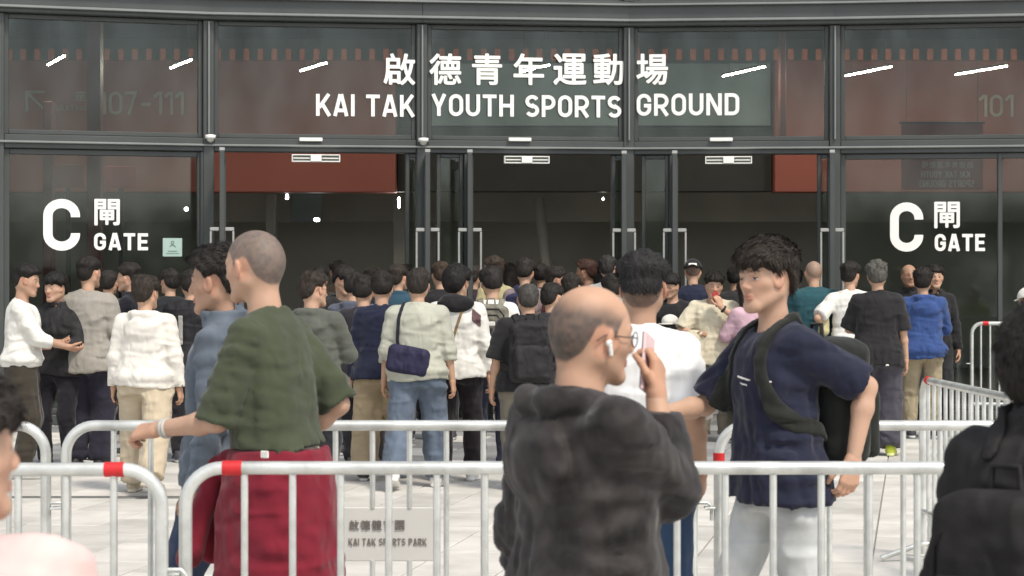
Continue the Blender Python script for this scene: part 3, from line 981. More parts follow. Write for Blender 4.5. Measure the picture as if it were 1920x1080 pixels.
def ell(P, c, r):
    r = np.asarray(r, f32)
    q = (P - np.asarray(c, f32)) / r
    k0 = np.sqrt((q * q).sum(1))
    k1 = np.sqrt(((q / r) ** 2).sum(1)) + 1e-9
    return k0 * (k0 - 1) / k1
def loft(P, st, n=2.3):
    """st rows: z, a, b, cx, cy"""
    st = np.asarray(sorted(st), f32)
    z = P[:, 2]
    a = np.interp(z, st[:, 0], st[:, 1]); b = np.interp(z, st[:, 0], st[:, 2])
    cx = np.interp(z, st[:, 0], st[:, 3]); cy = np.interp(z, st[:, 0], st[:, 4])
    e = (np.abs((P[:, 0] - cx) / a) ** n + np.abs((P[:, 1] - cy) / b) ** n) ** (1 / n)
    return ((e - 1) * np.minimum(a, b)).astype(f32)

def nets(fn, lo, hi, h):
    """surface nets of fn(points) over a box"""
    lo = np.asarray(lo, float); hi = np.asarray(hi, float)
    n = np.maximum(np.ceil((hi - lo) / h).astype(int) + 1, 3)
    ax = [lo[i] + np.arange(n[i]) * h for i in range(3)]
    G = np.stack(np.meshgrid(*ax, indexing='ij'), -1).reshape(-1, 3).astype(f32)
    f = fn(G).reshape(n).astype(f32)
    f[0] = np.maximum(f[0], 1e-3); f[-1] = np.maximum(f[-1], 1e-3)
    f[:, 0] = np.maximum(f[:, 0], 1e-3); f[:, -1] = np.maximum(f[:, -1], 1e-3)
    f[:, :, 0] = np.maximum(f[:, :, 0], 1e-3); f[:, :, -1] = np.maximum(f[:, :, -1], 1e-3)
    ins = f < 0
    cs = np.zeros(n - 1, np.int8)
    for dx in (0, 1):
        for dy in (0, 1):
            for dz in (0, 1):
                cs += ins[dx:n[0] - 1 + dx, dy:n[1] - 1 + dy, dz:n[2] - 1 + dz]
    act = (cs > 0) & (cs < 8)
    I = np.argwhere(act)
    if len(I) == 0: return np.zeros((0, 3)), np.zeros((0, 4), int)
    vid = -np.ones(n - 1, np.int64)
    vid[act] = np.arange(len(I))
    acc = np.zeros((len(I), 3)); cnt = np.zeros(len(I))
    co = [(x, y, z) for x in (0, 1) for y in (0, 1) for z in (0, 1)]
    val = {c: f[I[:, 0] + c[0], I[:, 1] + c[1], I[:, 2] + c[2]] for c in co}
    for c in co:
        for a in range(3):
            if c[a]: continue
            e = list(c); e[a] = 1; e = tuple(e)
            v0, v1 = val[c], val[e]
            m = (v0 < 0) != (v1 < 0)
            t = v0[m] / (v0[m] - v1[m])
            p = np.tile(np.array(c, float), (m.sum(), 1)); p[:, a] += t
            acc[m] += p; cnt[m] += 1
    V = lo + (I + acc / cnt[:, None]) * h
    Q = []
    for a in range(3):
        b, c = (a + 1) % 3, (a + 2) % 3
        s0 = [slice(None)] * 3; s1 = [slice(None)] * 3
        s0[a] = slice(0, n[a] - 1); s1[a] = slice(1, n[a])
        for q in (b, c):
            s0[q] = slice(1, n[q] - 1); s1[q] = slice(1, n[q] - 1)
        A, B = ins[tuple(s0)], ins[tuple(s1)]
        E = np.argwhere(A != B)
        if len(E) == 0: continue
        flip = A[E[:, 0], E[:, 1], E[:, 2]]
        base = E.copy(); base[:, b] += 1; base[:, c] += 1
        def cell(ob, oc):
            k = base.copy(); k[:, b] += ob; k[:, c] += oc
            return vid[k[:, 0], k[:, 1], k[:, 2]]
        q = np.stack([cell(-1, -1), cell(0, -1), cell(0, 0), cell(-1, 0)], 1)
        q[~flip] = q[~flip][:, ::-1]
        Q.append(q)
    return V, np.concatenate(Q)

def joinm(parts):
    V, Q, n = [], [], 0
    for v, q in parts:
        V.append(v); Q.append(q + n); n += len(v)
    return np.concatenate(V), np.concatenate(Q)

def rotm(yaw, pitch, roll=0.0):
    """head rotation: yaw turns to the person's left, pitch looks down"""
    return np.array(Matrix.Rotation(math.radians(yaw), 3, 'Z') @ Matrix.Rotation(math.radians(-pitch), 3, 'X') @ Matrix.Rotation(math.radians(roll), 3, 'Y'))

# hairline height over the head's front-back axis
_HY = [-.13, -.075, -.05, -.028, -.012, .012, .02, .045, .075, .13]
_HZ = [-.075, -.07, -.04, .022, .032, .022, .0, .045, .066, .074]

def skull(q):
    d = ell(q, (0, -.012, .032), (.0765, .098, .088))
    d = smin(d, ell(q, (0, -.045, .0), (.066, .062, .07)), .03)
    return d
def head_sdf(q, fine=True, fat=1.0):
    d = skull(q)
    d = smin(d, ell(q, (0, .02, -.02), (.063 * fat, .074, .085)), .03)
    for s in (-1, 1):
        d = smin(d, rc(q, (s * .052 * fat, .0, -.045), (s * .022, .066, -.088), .022, .018), .025)
    d = smin(d, rc(q, (-.010, .074, -.094), (.010, .074, -.094), .018, .018), .02)
    if fine:
        for s in (-1, 1):
            d = smin(d, rc(q, (s * .012, .084, .024), (s * .045, .066, .024), .010, .010), .012)   # brow
            d = smin(d, ell(q, (s * .044, .046, -.012), (.018, .018, .014)), .03)                   # cheek
            d = smax(d, -ell(q, (s * .032, .093, .006), (.018, .016, .009)), .012)                  # socket
            d = smin(d, ell(q, (s * .032, .0735, .005), (.0145, .0135, .0105)), .004)               # eye
        d = smin(d, rc(q, (0, .088, .012), (0, .103, -.020), .007, .0115), .012)                    # nose
        for s in (-1, 1): d = smin(d, rc(q, (s * .011, .092, -.026), (s * .011, .098, -.025), .008, .008), .006)
        d = smin(d, ell(q, (0, .087, -.053), (.021, .011, .006)), .006)                             # lips
        d = smin(d, ell(q, (0, .087, -.063), (.020, .011, .006)), .005)
        d = smax(d, -ell(q, (0, .1015, -.0575), (.024, .008, .0022)), .003)
    for s in (-1, 1):                                                                              # ears
        e = ell(q @ np.array(Matrix.Rotation(math.radians(s * 20), 3, 'Z'), f32), (s * .080, -.012 + .02 * 0, -.002), (.008, .021, .032))
        e = smax(e, -ell(q @ np.array(Matrix.Rotation(math.radians(s * 20), 3, 'Z'), f32), (s * .090, -.006, .002), (.008, .011, .018)), .006)
        d = smin(d, e, .006)
    return d

def head_colors(q, skin, hs):
    n = len(q)
    base = np.tile(np.array(skin, f32), (n, 1))
    x, y, z = q[:, 0], q[:, 1], q[:, 2]
    ax_ = np.abs(x)
    nz = vnoise(q * 35.0)[:, None]
    base = base * (1 + .10 * nz)
    cheek = np.exp(-((ax_ - .04) ** 2 / .0006 + (z + .02) ** 2 / .0008)) * (y > .03)
    ear = ((ax_ > .073) & (z < .035) & (z > -.045)).astype(f32) * .7
    nose = np.exp(-(ax_ ** 2 / .0003 + (z + .02) ** 2 / .0004)) * (y > .085)
    red = np.clip(cheek * .5 + ear + nose * .6, 0, 1)[:, None]
    base = base * (1 - red * np.array([.0, .16, .18], f32))
    lips = ((y > .075) & (ax_ < .021) & (z < -.047) & (z > -.069)).astype(f32)[:, None]
    base = base * (1 - lips * np.array([.12, .34, .32], f32))
    dark = np.array((.018, .013, .011), f32)
    brow = ((y > .06) & (ax_ > .012) & (ax_ < .05) & (np.abs(z - (.029 + .0035 * np.sin((ax_ - .012) / .038 * 3.0))) < .0034)).astype(f32)[:, None]
    base = base * (1 - .65 * brow) + dark * .65 * brow
    ex = (ax_ - .032) / .0135
    ez = (z - .005)
    op = (y > .06) & (np.abs(ex) < 1) & (np.abs(ez) < .0034 * np.sqrt(np.clip(1 - ex ** 2, 0, 1)))
    iris = op & (np.abs(ex) < .42)
    lid = (y > .06) & (np.abs(ex) < 1.08) & (ez >= .0022 * np.sqrt(np.clip(1 - ex ** 2, 0, 1))) & (ez < .0050 * np.sqrt(np.clip(1.17 - ex ** 2, 0, 2)))
    base[op] = (.55, .52, .49); base[iris] = (.02, .014, .011); base[lid] = (.045, .03, .024)
    st = hs.get("stubble", 0)
    if st:
        g = z - np.interp(y, _HY, _HZ)
        hole = hs.get("bald", 0)
        m = sstep(-.002, .012, g)
        if hole:
            m = m * (1 - sstep(.035, .095, z + .25 * np.clip(y, -.05, .1) + .012 * vnoise(q * 30.)))
        hc = np.array(hs["col"], f32)
        m = (m * st * (.92 + .25 * vnoise(q * 90.)))[:, None]
        m = np.clip(m, 0, 1)
        base = base * (1 - m) + hc * m
    b = hs.get("beard", 0)
    if b:
        m = ((z < -.035) & (y > .0)).astype(f32)[:, None] * b * (1 - lips)
        base = base * (1 - m) + dark * m
    return base

def hair_sdf_fn(hs):
    top, side, nz, fr = hs.get("top", .03), hs.get("side", .012), hs.get("noise", .008), hs.get("fringe", 0)
    HZ = list(_HZ)
    if hs.get("fade"):
        HZ = [v + hs["fade"] * (1 if y < .03 else .3) for y, v in zip(_HY, HZ)]
    drop = hs.get("nape", 0)
    HZ[0] -= drop; HZ[1] -= drop; HZ[2] -= drop * .8
    if hs.get("long"):
        HZ = [-.2, -.2, -.2, -.16, -.12, .0, .02, .045, .066, .074]
    sx = hs.get("seed", 1.7)
    def fn(q):
        x, y, z = q[:, 0], q[:, 1], q[:, 2]
        hz = np.interp(y, _HY, HZ)
        if fr: hz = hz - fr * sstep(.02, .06, y) * (1 - .5 * sstep(.03, .07, np.abs(x))) * (.8 + .9 * vnoise(np.stack([x * 55 + sx, y * 6, z * 4], 1)))
        hz = hz + .008 * vnoise(q * 60 + sx)
        g = z - hz
        if hs.get("bald"): g = np.minimum(g, .07 - (z + .25 * np.clip(y, -.05, .1)))
        T = side + (top - side) * sstep(.02, .085, z + .15 * y)
        T = T * (1 + hs.get("quiff", 0) * sstep(.02, .09, y))
        nn = vnoise(np.stack([x * 60 + sx, y * 26, z * 22], 1)) + .6 * vnoise(np.stack([x * 130, y * 60 + sx, z * 55], 1))
        T = T + nz * nn * (.35 + sstep(.0, .08, z)) * 1.6
        th = np.where(g > 0, T * sstep(0, .022, g), -.006 - .4 * np.maximum(-g, 0))
        d = skull(q)
        if hs.get("long"):
            L = hs["long"]
            d = smin(d, np.maximum(loft(q, [(-.12 - L, .075, .03, 0, -.075), (-.05, .085, .05, 0, -.06), (.05, .07, .06, 0, -.03)]), q[:, 2] - .05), .04)
            d = smax(d, -(z + .10 + L), .02)
        return d - th
    return fn

def strands(q, N, hs, count, rs):
    """thin tapering locks over the hair mesh (head space)"""
    if len(q) == 0 or count == 0: return None
    w = np.clip((q[:, 2] + .03) * 8, .15, 1)
    idx = rs.choice(len(q), count, p=w / w.sum())
    p = q[idx]; nrm = N[idx]
    flow = np.stack([p[:, 0] * 3, np.where(p[:, 2] > .07, .9, -.25) * hs.get("flow", 1), np.where(p[:, 2] > .07, -.15, -1.0)], 1)
    flow += rs.normal(0, .20, flow.shape)
    flow -= (flow * nrm).sum(1)[:, None] * nrm
    flow /= np.linalg.norm(flow, axis=1)[:, None] + 1e-6
    L = rs.uniform(.5, 1.2, count)[:, None] * hs.get("lock", .026)
    side = np.cross(flow, nrm)
    side /= np.linalg.norm(side, axis=1)[:, None] + 1e-6
    wd = rs.uniform(.0012, .0030, count)[:, None]
    a = p - nrm * .003
    b = p + flow * L * .55 + nrm * L * .10
    c = p + flow * L + nrm * L * .04
    V = np.stack([a - side * wd, a + side * wd, b + side * wd * .8, b - side * wd * .8, c], 1).reshape(-1, 3)
    k = np.arange(count)[:, None] * 5
    return V, k + np.array([[0, 1, 2, 3]]), k + np.array([[3, 2, 4]])

def mesh_normals(V, Q):
    n = np.cross(V[Q[:, 2]] - V[Q[:, 0]], V[Q[:, 3]] - V[Q[:, 1]])
    N = np.zeros_like(V)
    for i in range(4): np.add.at(N, Q[:, i], n)
    return N / (np.linalg.norm(N, axis=1)[:, None] + 1e-9)

def ik(S, T, l1, l2, hint):
    S, T, hint = np.asarray(S, float), np.asarray(T, float), np.asarray(hint, float)
    d = T - S
    L = np.linalg.norm(d)
    if L > (l1 + l2) * .995:
        T = S + d / L * (l1 + l2) * .995; d = T - S; L = np.linalg.norm(d)
    u = d / L
    a = (l1 * l1 - l2 * l2 + L * L) / (2 * L)
    h = math.sqrt(max(l1 * l1 - a * a, 0))
    p = hint - u * (hint @ u)
    p /= np.linalg.norm(p) + 1e-9
    return S + u * a + p * h, T

def unit(v): v = np.asarray(v, float); return v / (np.linalg.norm(v) + 1e-9)

def hand_prims(W, d, n, s, curl=.5, k=1.0, spread=1.0):
    """list of (a,b,ra,rb) round cones: palm bones, four fingers, thumb"""
    d = unit(d); n = unit(n - d * (n @ d)); s = unit(s - d * (s @ d) - n * (s @ n))
    palm, fing = [], []
    lens = (.070, .079, .073, .057)
    for i in range(4):
        off = (.030 - .0195 * i)
        kn = W + d * (.092 - (.004, 0, .003, .010)[i]) * k + s * off * k * spread
        palm.append((W + d * .012 * k + s * off * .55 * k, kn, .0155 * k, .0118 * k))
        a = kn; ang = curl * .55
        for j, (fr, rr) in enumerate(((.45, .0088), (.31, .0080), (.24, .0072))):
            dd = d * math.cos(ang) + n * math.sin(ang)
            b = a + dd * lens[i] * fr * k
            fing.append((a, b, (.0095, .0086, .0078)[j] * k, rr * k))
            a = b; ang += curl * (1.0 if j == 0 else .8) * (1 + .08 * i)
    a = W + d * .025 * k + s * .022 * k
    b = a + (d * .62 + s * .62 + n * .30) * .042 * k
    c = b + unit(d * .85 + s * .25 + n * .45) * .033 * k
    e = c + unit(d * .85 + s * (.1 - .3 * curl) + n * (.4 + .4 * curl)) * .027 * k
    fing += [(a, b, .0145 * k, .0115 * k), (b, c, .0108 * k, .0096 * k), (c, e, .0095 * k, .0078 * k)]
    return palm, fing

def cones_mesh(fn, prims, h, pad=.012):
    P = np.array([p[0] for p in prims] + [p[1] for p in prims])
    r = max(max(p[2], p[3]) for p in prims) + pad
    return nets(fn, P.min(0) - r, P.max(0) + r, h)

class Skel: pass
def skeleton(sp):
    s = Skel()
    H = sp["H"]; k = H / 1.72; s.k = k; s.H = H
    w = sp.get("w", 1.0); s.w = w
    lean = sp.get("lean", .0); s.lean = lean
    sway = sp.get("sway", 0.0)
    crouch = sp.get("drop", 0.0)
    s.pel = V3(sway * .5, 0, .93 * k - crouch)
    s.cx = lambda z: sway * .5 * (1 - np.clip((z / k - .9) / .5, 0, 1))
    s.cy = lambda z: lean * np.clip((z / k - .92) / .5, -.3, 1.3)
    s.N = V3(0, lean * 1.05 - .012, 1.46 * k - crouch)
    yaw, pitch = sp.get("head", (0, 0))
    s.R = rotm(yaw, pitch, sp.get("tilt", 0))
    s.Hc = V3(0, lean * 1.15 + .022 + .05 * math.sin(math.radians(pitch)), (1.60 - .012 * abs(math.sin(math.radians(pitch)))) * k - crouch)
    s.sh = {}; s.el = {}; s.wr = {}; s.hd = {}
    arms = sp.get("arms", ("hang", "hang"))
    for i, sd in enumerate((-1, 1)):
        S = V3(sd * .168 * w, lean * .95 - .012, 1.378 * k - crouch)
        a = arms[i]
        l1, l2 = .285 * k, .248 * k
        n, t, cu = V3(-sd, .15, 0), V3(0, 1, 0), .55
        if a == "hang": T, h = S + V3(sd * (.085 + .02 * (w - 1)), .03, -.522 * k), V3(sd * .35, -1, 0)
        elif a == "back": T, h = S + V3(sd * .07, -.20, -.475 * k), V3(sd * .3, -1, .0)
        elif a == "fwd": T, h = S + V3(sd * .05, .24, -.44 * k), V3(sd * .3, -1, -.2)
        elif a == "front":
            T, h = V3(sd * .07, .27 + lean, 1.10 * k), V3(sd * 1.0, -.7, -.4); n, t, cu = V3(-sd * .4, -.2, .9), V3(-sd * .3, .6, .4), .9
        elif a == "pocket":
            T, h = V3(sd * .205 * w, .06, .90 * k), V3(sd * 1.0, -.9, 0); n, t = V3(-sd, 0, 0), V3(0, 1, 0)
        elif a == "strap":
            T, h = V3(sd * .10, .16 + lean, 1.30 * k), V3(sd * 1, -.2, -.8); n, t, cu = V3(0, -1, 0), V3(0, .1, 1), 1.1
        else:
            T, h = V3(*a["to"]), V3(*a["hint"])
            n, t, cu = V3(*a.get("n", (-sd, .1, 0))), V3(*a.get("t", (0, 1, 0))), a.get("curl", .7)
        E, T = ik(S, T, l1, l2, h)
        s.sh[sd], s.el[sd], s.wr[sd] = S, E, T
        d = T - E
        if a != "hang" and isinstance(a, dict) and "d" in a: d = V3(*a["d"])
        s.hd[sd] = (unit(d), n, t, cu)
    ft = sp.get("feet", ((-.11, .0, 0, 6), (.11, .0, 0, -6)))     # x, y, heel lift, toe-out
    s.hip = {}; s.kn = {}; s.an = {}; s.ft = {}
    for i, sd in enumerate((-1, 1)):
        x, y, lift, toe = ft[i]
        hip = V3(sd * .092 * (w * .5 + .5), 0, .90 * k - crouch)
        an = V3(x, y - (.05 * lift / .1 if lift else 0), .085 * k + lift)
        K, an = ik(hip, an, .425 * k, .405 * k, V3(sd * .12, 1, 0))
        s.hip[sd], s.kn[sd], s.an[sd], s.ft[sd] = hip, K, an, (toe, lift)
    return s

def torso_st(s, loose, belly=0.0, w=None, flare=0.0):
    k, w = s.k, (w or s.w)
    rows = []
    for z, a, b, cy in ((1.50, .055, .056, -.012), (1.455, .070, .062, -.014), (1.425, .092, .074, -.014), (1.385, .130, .094, -.008), (1.33, .158, .110, .0), (1.26, .160, .118, .004), (1.18, .156, .116, .004),
                        (1.10, .150, .110, .002), (1.02, .153, .112, .0), (.95, .162, .118, -.006), (.88, .168, .122, -.010), (.70, .170, .124, -.008)):
        lo = loose * (1.0 if z < 1.39 else .75 if z < 1.43 else .22) + (.022 if z < 1.0 and loose > 0 else .01 if z < 1.06 and loose > 0 else 0)
        bl = belly * math.exp(-((z - 1.05) / .13) ** 2)
        fl = flare * max(0, (1.25 - z) / .4)
        zz = z * k
        rows.append((zz, a * w + lo + fl, b * (w * .5 + .5) + lo + bl * .6 + fl, float(s.cx(zz)), float(s.cy(zz)) + cy + bl * .5))
    return rows

def shirt_fn(s, g):
    """garment sdf: g has kind, sleeve ('short','long','roll','none'), hem (fraction of 1.72 m), loose"""
    k = s.k
    loose = g.get("loose", .018)
    st = torso_st(s, loose, g.get("belly", 0), None, g.get("flare", .008))
    hem = g.get("hem", .86) * k
    sl = g.get("sleeve", "short")
    amp = g.get("wr", .009) * .8
    seed = g.get("seed", 3.1)
    inner = torso_st(s, loose - .010, g.get("belly", 0), None, g.get("flare", .008))
    hood = g.get("hood", 0)
    collar = g.get("collar", 0)
    sr = g.get("sr", .0)
    def fn(P):
        z = P[:, 2]
        d = loft(P, st, 2.35)
        band = g.get("band")
        if band: d = d + .012 * sstep(hem + .055, hem + .035, z) - .010 * np.exp(-((z - hem - .085) / .035) ** 2)
        hemz = hem + .012 * np.sin(P[:, 0] * 9 + seed) + .018 * g.get("hemslope", 0) * P[:, 0] * 10
        d = np.maximum(d, hemz - z)
        for sd in (-1, 1):
            S, E, W = s.sh[sd], s.el[sd], s.wr[sd]
            d = smin(d, rc(P, (sd * .05 + s.cx(1.4), S[1] - .006, 1.448 * k - (1.378 * k - S[2])), S + V3(-sd * .012, 0, .0), .030, .050 + loose * .4), .05)
            if sl == "none": continue
            if sl == "short":
                L = g.get("sl_len", .78)
                e = S + (E - S) * L
                d = smin(d, capcone(P, S, e, .054 + loose * .5 + sr * .6, .058 + loose * .8 + sr), .022)
            else:
                arm_ = rc(P, S, E, .052 + loose * .55 + sr, .044 + loose * .6 + sr)
                if sl == "roll": e = E + (W - E) * .12
                elif sl == "push": e = E + (W - E) * .45
                else: e = E + (W - E) * (.97 if g.get("cuff") else 1.02)
                fo = capcone(P, E, e, .044 + loose * .65 + sr, (.034 if g.get("cuff") else .039) + loose * .45 + sr * .6)
                d = smin(d, smin(arm_, fo, .02), .022)
        if not collar:
            # neckline: a plane that dips towards the front, with a narrow rib left above it
            yy = P[:, 1] - s.N[1]
            d = smax(d, z - (s.N[2] + .016 - .50 * np.clip(yy + .04, 0, .14)), .012)
        if hood:
            hk = .007 if g.get('fine', 0) > .5 else .014
            lo_ = loose * .6
            pouch = ell(P, s.N + V3(0, -.098 - lo_, -.135 * hood), (.125, .036 + .012 * hood, .085 * hood + .01))
            pouch = pouch + .010 * vnoise(P * 13.0 + seed)
            d = smin(d, pouch, hk)
            roll = [s.N + V3(*q) for q in ((-.062, .085, -.085), (-.092, .035, -.045), (-.092, -.045, -.022), (-.05, -.098 - lo_ * .5, -.018), (.05, -.098 - lo_ * .5, -.018), (.092, -.045, -.022), (.092, .035, -.045), (.062, .085, -.085))]
            rr = None
            for q0, q1 in zip(roll[:-1], roll[1:]):
                e_ = rc(P, q0, q1, .024 + .006 * hood, .024 + .006 * hood)
                rr = e_ if rr is None else smin(rr, e_, .02)
            d = smin(d, rr, hk)
        if collar:
            q = P - np.asarray(s.N + V3(0, .012, .0), f32)
            rad = np.sqrt(q[:, 0] ** 2 + q[:, 1] ** 2)
            tor = np.maximum(np.abs(rad - .078 - .12 * (q[:, 2] - .02)) - .009, np.abs(q[:, 2] - .005) - collar)
            d = smin(d, tor, .015)
        m = np.abs(d) < .05
        if m.any() and amp:
            Pm = P[m]
            X_, Y_, Z_ = Pm[:, 0], Pm[:, 1], Pm[:, 2]
            low = sstep(1.34 * k, 1.0 * k, Z_)
            w0 = vnoise(np.stack([X_ * 5 + seed, Y_ * 5, Z_ * 5], 1))                     # broad sag
            # hanging folds from the shoulder blades, leaning with height
            w1 = vnoise(np.stack([X_ * 17 + Z_ * 3.2 * np.sign(X_) + seed + w0 * 1.5, Y_ * 14, Z_ * 2.0 + seed], 1))
            # bunched folds across waist and arms
            w2 = vnoise(np.stack([X_ * 3.5 - Z_ * 5 + seed, Y_ * 4, Z_ * 24 + X_ * 9 + seed + w0 * 2], 1))
            w3 = vnoise(np.stack([X_ * 17 + Z_ * 9, Y_ * 17 + seed, Z_ * 15 - X_ * 10], 1))
            r1 = .5 - np.minimum(np.abs(w1) * 3.2, 1); r2 = .5 - np.minimum(np.abs(w2) * 3.2, 1)
            armz = sstep(.15 * s.w, .20 * s.w, np.abs(X_))
            d[m] += amp * (.6 * w0 + r1 * (.25 + .75 * low) * 1.1 + r2 * (.35 + .6 * armz + .5 * np.exp(-((Z_ - 1.02 * k) / .09) ** 2)) + .25 * w3)
            if g.get("fine"):
                w4 = vnoise(np.stack([X_ * 24 + Z_ * 7 + w1 * 3, Y_ * 22, Z_ * 13 + seed], 1))
                w5 = vnoise(np.stack([X_ * 11 - Z_ * 8 + seed, Y_ * 11, Z_ * 34 + w0 * 3], 1))
                d[m] += amp * g["fine"] * (.45 * (.4 - np.minimum(np.abs(w4) * 4, 1)) + .40 * (.4 - np.minimum(np.abs(w5) * 4, 1)) * (.4 + armz))
        if g.get("zip"): pass
        # openings: sleeves and neck
        if g.get("open"):
            for sd in (-1, 1):
                S, E, W = s.sh[sd], s.el[sd], s.wr[sd]
                if sl == "short":
                    L = g.get("sl_len", .78); a, e = S + (E - S) * (L * .8), S + (E - S) * (L + .25)
                    ri = .039 + loose * .45 + sr * .9
                elif sl == "none": continue
                else:
                    fr = .12 if sl == "roll" else (.45 if sl == "push" else (.97 if g.get("cuff") else 1.02))
                    a, e = E + (W - E) * (fr - .12), E + (W - E) * (fr + .15)
                    ri = (.029 if sl not in ("roll", "push") else .040) + loose * .3
                d = np.maximum(d, -capcone(P, a, e, ri, ri, True))
        nr = g.get("neck", .062)
        d = smax(d, -rc(P, s.N + V3(0, .008, -.03), s.N + V3(0, .035 if not collar else .02, .12), nr, nr + .01), .008)
        return d
    return fn

def shirt_box(s, g):
    pts = [s.N + V3(0, 0, .11 if g.get("hood") or g.get("collar") else .05), V3(.26 * s.w, .2 + g.get("belly", 0), g.get("hem", .86) * s.k - .03), V3(-.26 * s.w, -.2, g.get("hem", .86) * s.k),
           V3(0, s.lean + .17, 1.3), V3(0, s.lean - .19, 1.3)]
    for sd in (-1, 1):
        pts.append(s.sh[sd]); pts.append(s.el[sd])
        if g.get("sleeve", "short") not in ("short", "none"): pts.append(s.wr[sd])
    P = np.array(pts)
    r = .11 + g.get("sr", 0) + g.get("loose", .018)
    lo, hi = P.min(0), P.max(0)
    lo[:2] -= r; hi[:2] += r; lo[2] -= .05; hi[2] += .03
    return lo, hi

def trouser_fn(s, g):
    k = s.k; lo = g.get("loose", .018); amp = g.get("wr", .010); seed = g.get("seed", 1.3)
    wide = g.get("wide", 0)
    st = [(1.04 * k, .148 * s.w, .100, float(s.cx(1.0 * k)), 0), (.97 * k, .156 * s.w, .108, float(s.cx(.97)), -.005), (.88 * k, .164 * s.w + lo * .5, .116 + lo * .5, 0, -.012), (.80 * k, .160 * s.w + lo, .112 + lo, 0, -.008)]
    cut = g.get("cut", 1.02)
    def fn(P):
        z = P[:, 2]
        d = loft(P, st, 2.3)
        d = np.maximum(np.maximum(d, z - 1.02 * k), .80 * k - z)
        legs = None
        for sd in (-1, 1):
            h, kn, an = s.hip[sd], s.kn[sd], s.an[sd]
            l = rc(P, h + V3(0, -.005, 0), kn, .086 * (s.w * .5 + .5) + lo, .060 + lo + wide * .5)
            e = kn + (an - kn) * cut
            l = smin(l, capcone(P, kn, e, .060 + lo + wide * .5, .047 + lo + wide), .03)
            legs = l if legs is None else smin(legs, l, .012)
        d = smin(d, legs, .06)
        m = np.abs(d) < .05
        if m.any():
            Pm = P[m]
            w1 = vnoise(np.stack([Pm[:, 0] * 10 + seed, Pm[:, 1] * 9, Pm[:, 2] * 17 + Pm[:, 0] * 8], 1))
            w2 = vnoise(np.stack([Pm[:, 0] * 24 + seed, Pm[:, 1] * 24, Pm[:, 2] * 7], 1))
            w3 = vnoise(np.stack([Pm[:, 0] * 22, Pm[:, 1] * 22 + seed, Pm[:, 2] * 38], 1))
            lowz = np.exp(-((Pm[:, 2] - .14 * k) / .10) ** 2) + .7 * np.exp(-((Pm[:, 2] - .50 * k) / .08) ** 2) + .6 * np.exp(-((Pm[:, 2] - .82 * k) / .06) ** 2)
            d[m] += amp * (.7 * (1 - np.abs(w1) * 4) * (.4 + lowz) + 1.2 * w2 + 1.2 * w3 * lowz - .2)
        return d
    return fn

def shoe_mesh(s, sd, h, col, sole):
    toe, lift = s.ft[sd]
    an = s.an[sd]
    ang = math.radians(-toe if sd < 0 else -toe)
    pit = math.asin(min(lift / .2, .9)) if lift else 0
    R = np.array(Matrix.Rotation(math.radians(toe) , 3, 'Z') @ Matrix.Rotation(-pit, 3, 'X'), f32)
    k = s.k
    def fn(q):
        d = rc(q, (0, -.045, -.035), (0, .13, -.052), .040, .034)
        d = smin(d, rc(q, (-.008, .10, -.055), (.012, .165, -.058), .040, .030), .03)
        d = smin(d, rc(q, (0, -.03, -.03), (0, -.015, .035), .042, .044), .03)
        d = smax(d, q[:, 2] - .03, .008)
        so = np.maximum(loft(np.stack([q[:, 0], q[:, 2] * 0, q[:, 1]], 1), [(-.095, .012, 1, 0, 0), (-.08, .034, 1, 0, 0), (0, .038, 1, 0, 0), (.11, .048, 1, .003, 0), (.17, .042, 1, .005, 0), (.20, .012, 1, .008, 0)]),
                        np.abs(q[:, 2] + .071) - .014)
        so = np.maximum(so, np.abs(q[:, 1] - .053) - .148)
        d = smin(d, so, .004)
        return np.maximum(d, -.085 - q[:, 2])
    V, Q = nets(fn, (-.06, -.11, -.1), (.065, .215, .05), h)
    C = np.tile(np.array(col, f32), (len(V), 1))
    C[V[:, 2] < -.060] = sole
    tong = (V[:, 1] > .02) & (V[:, 1] < .10) & (np.abs(V[:, 0]) < .018) & (V[:, 2] > -.03)
    C[tong] = np.array(col) * .6 + np.array(sole) * .4
    return V @ R.T * k + an, Q, C

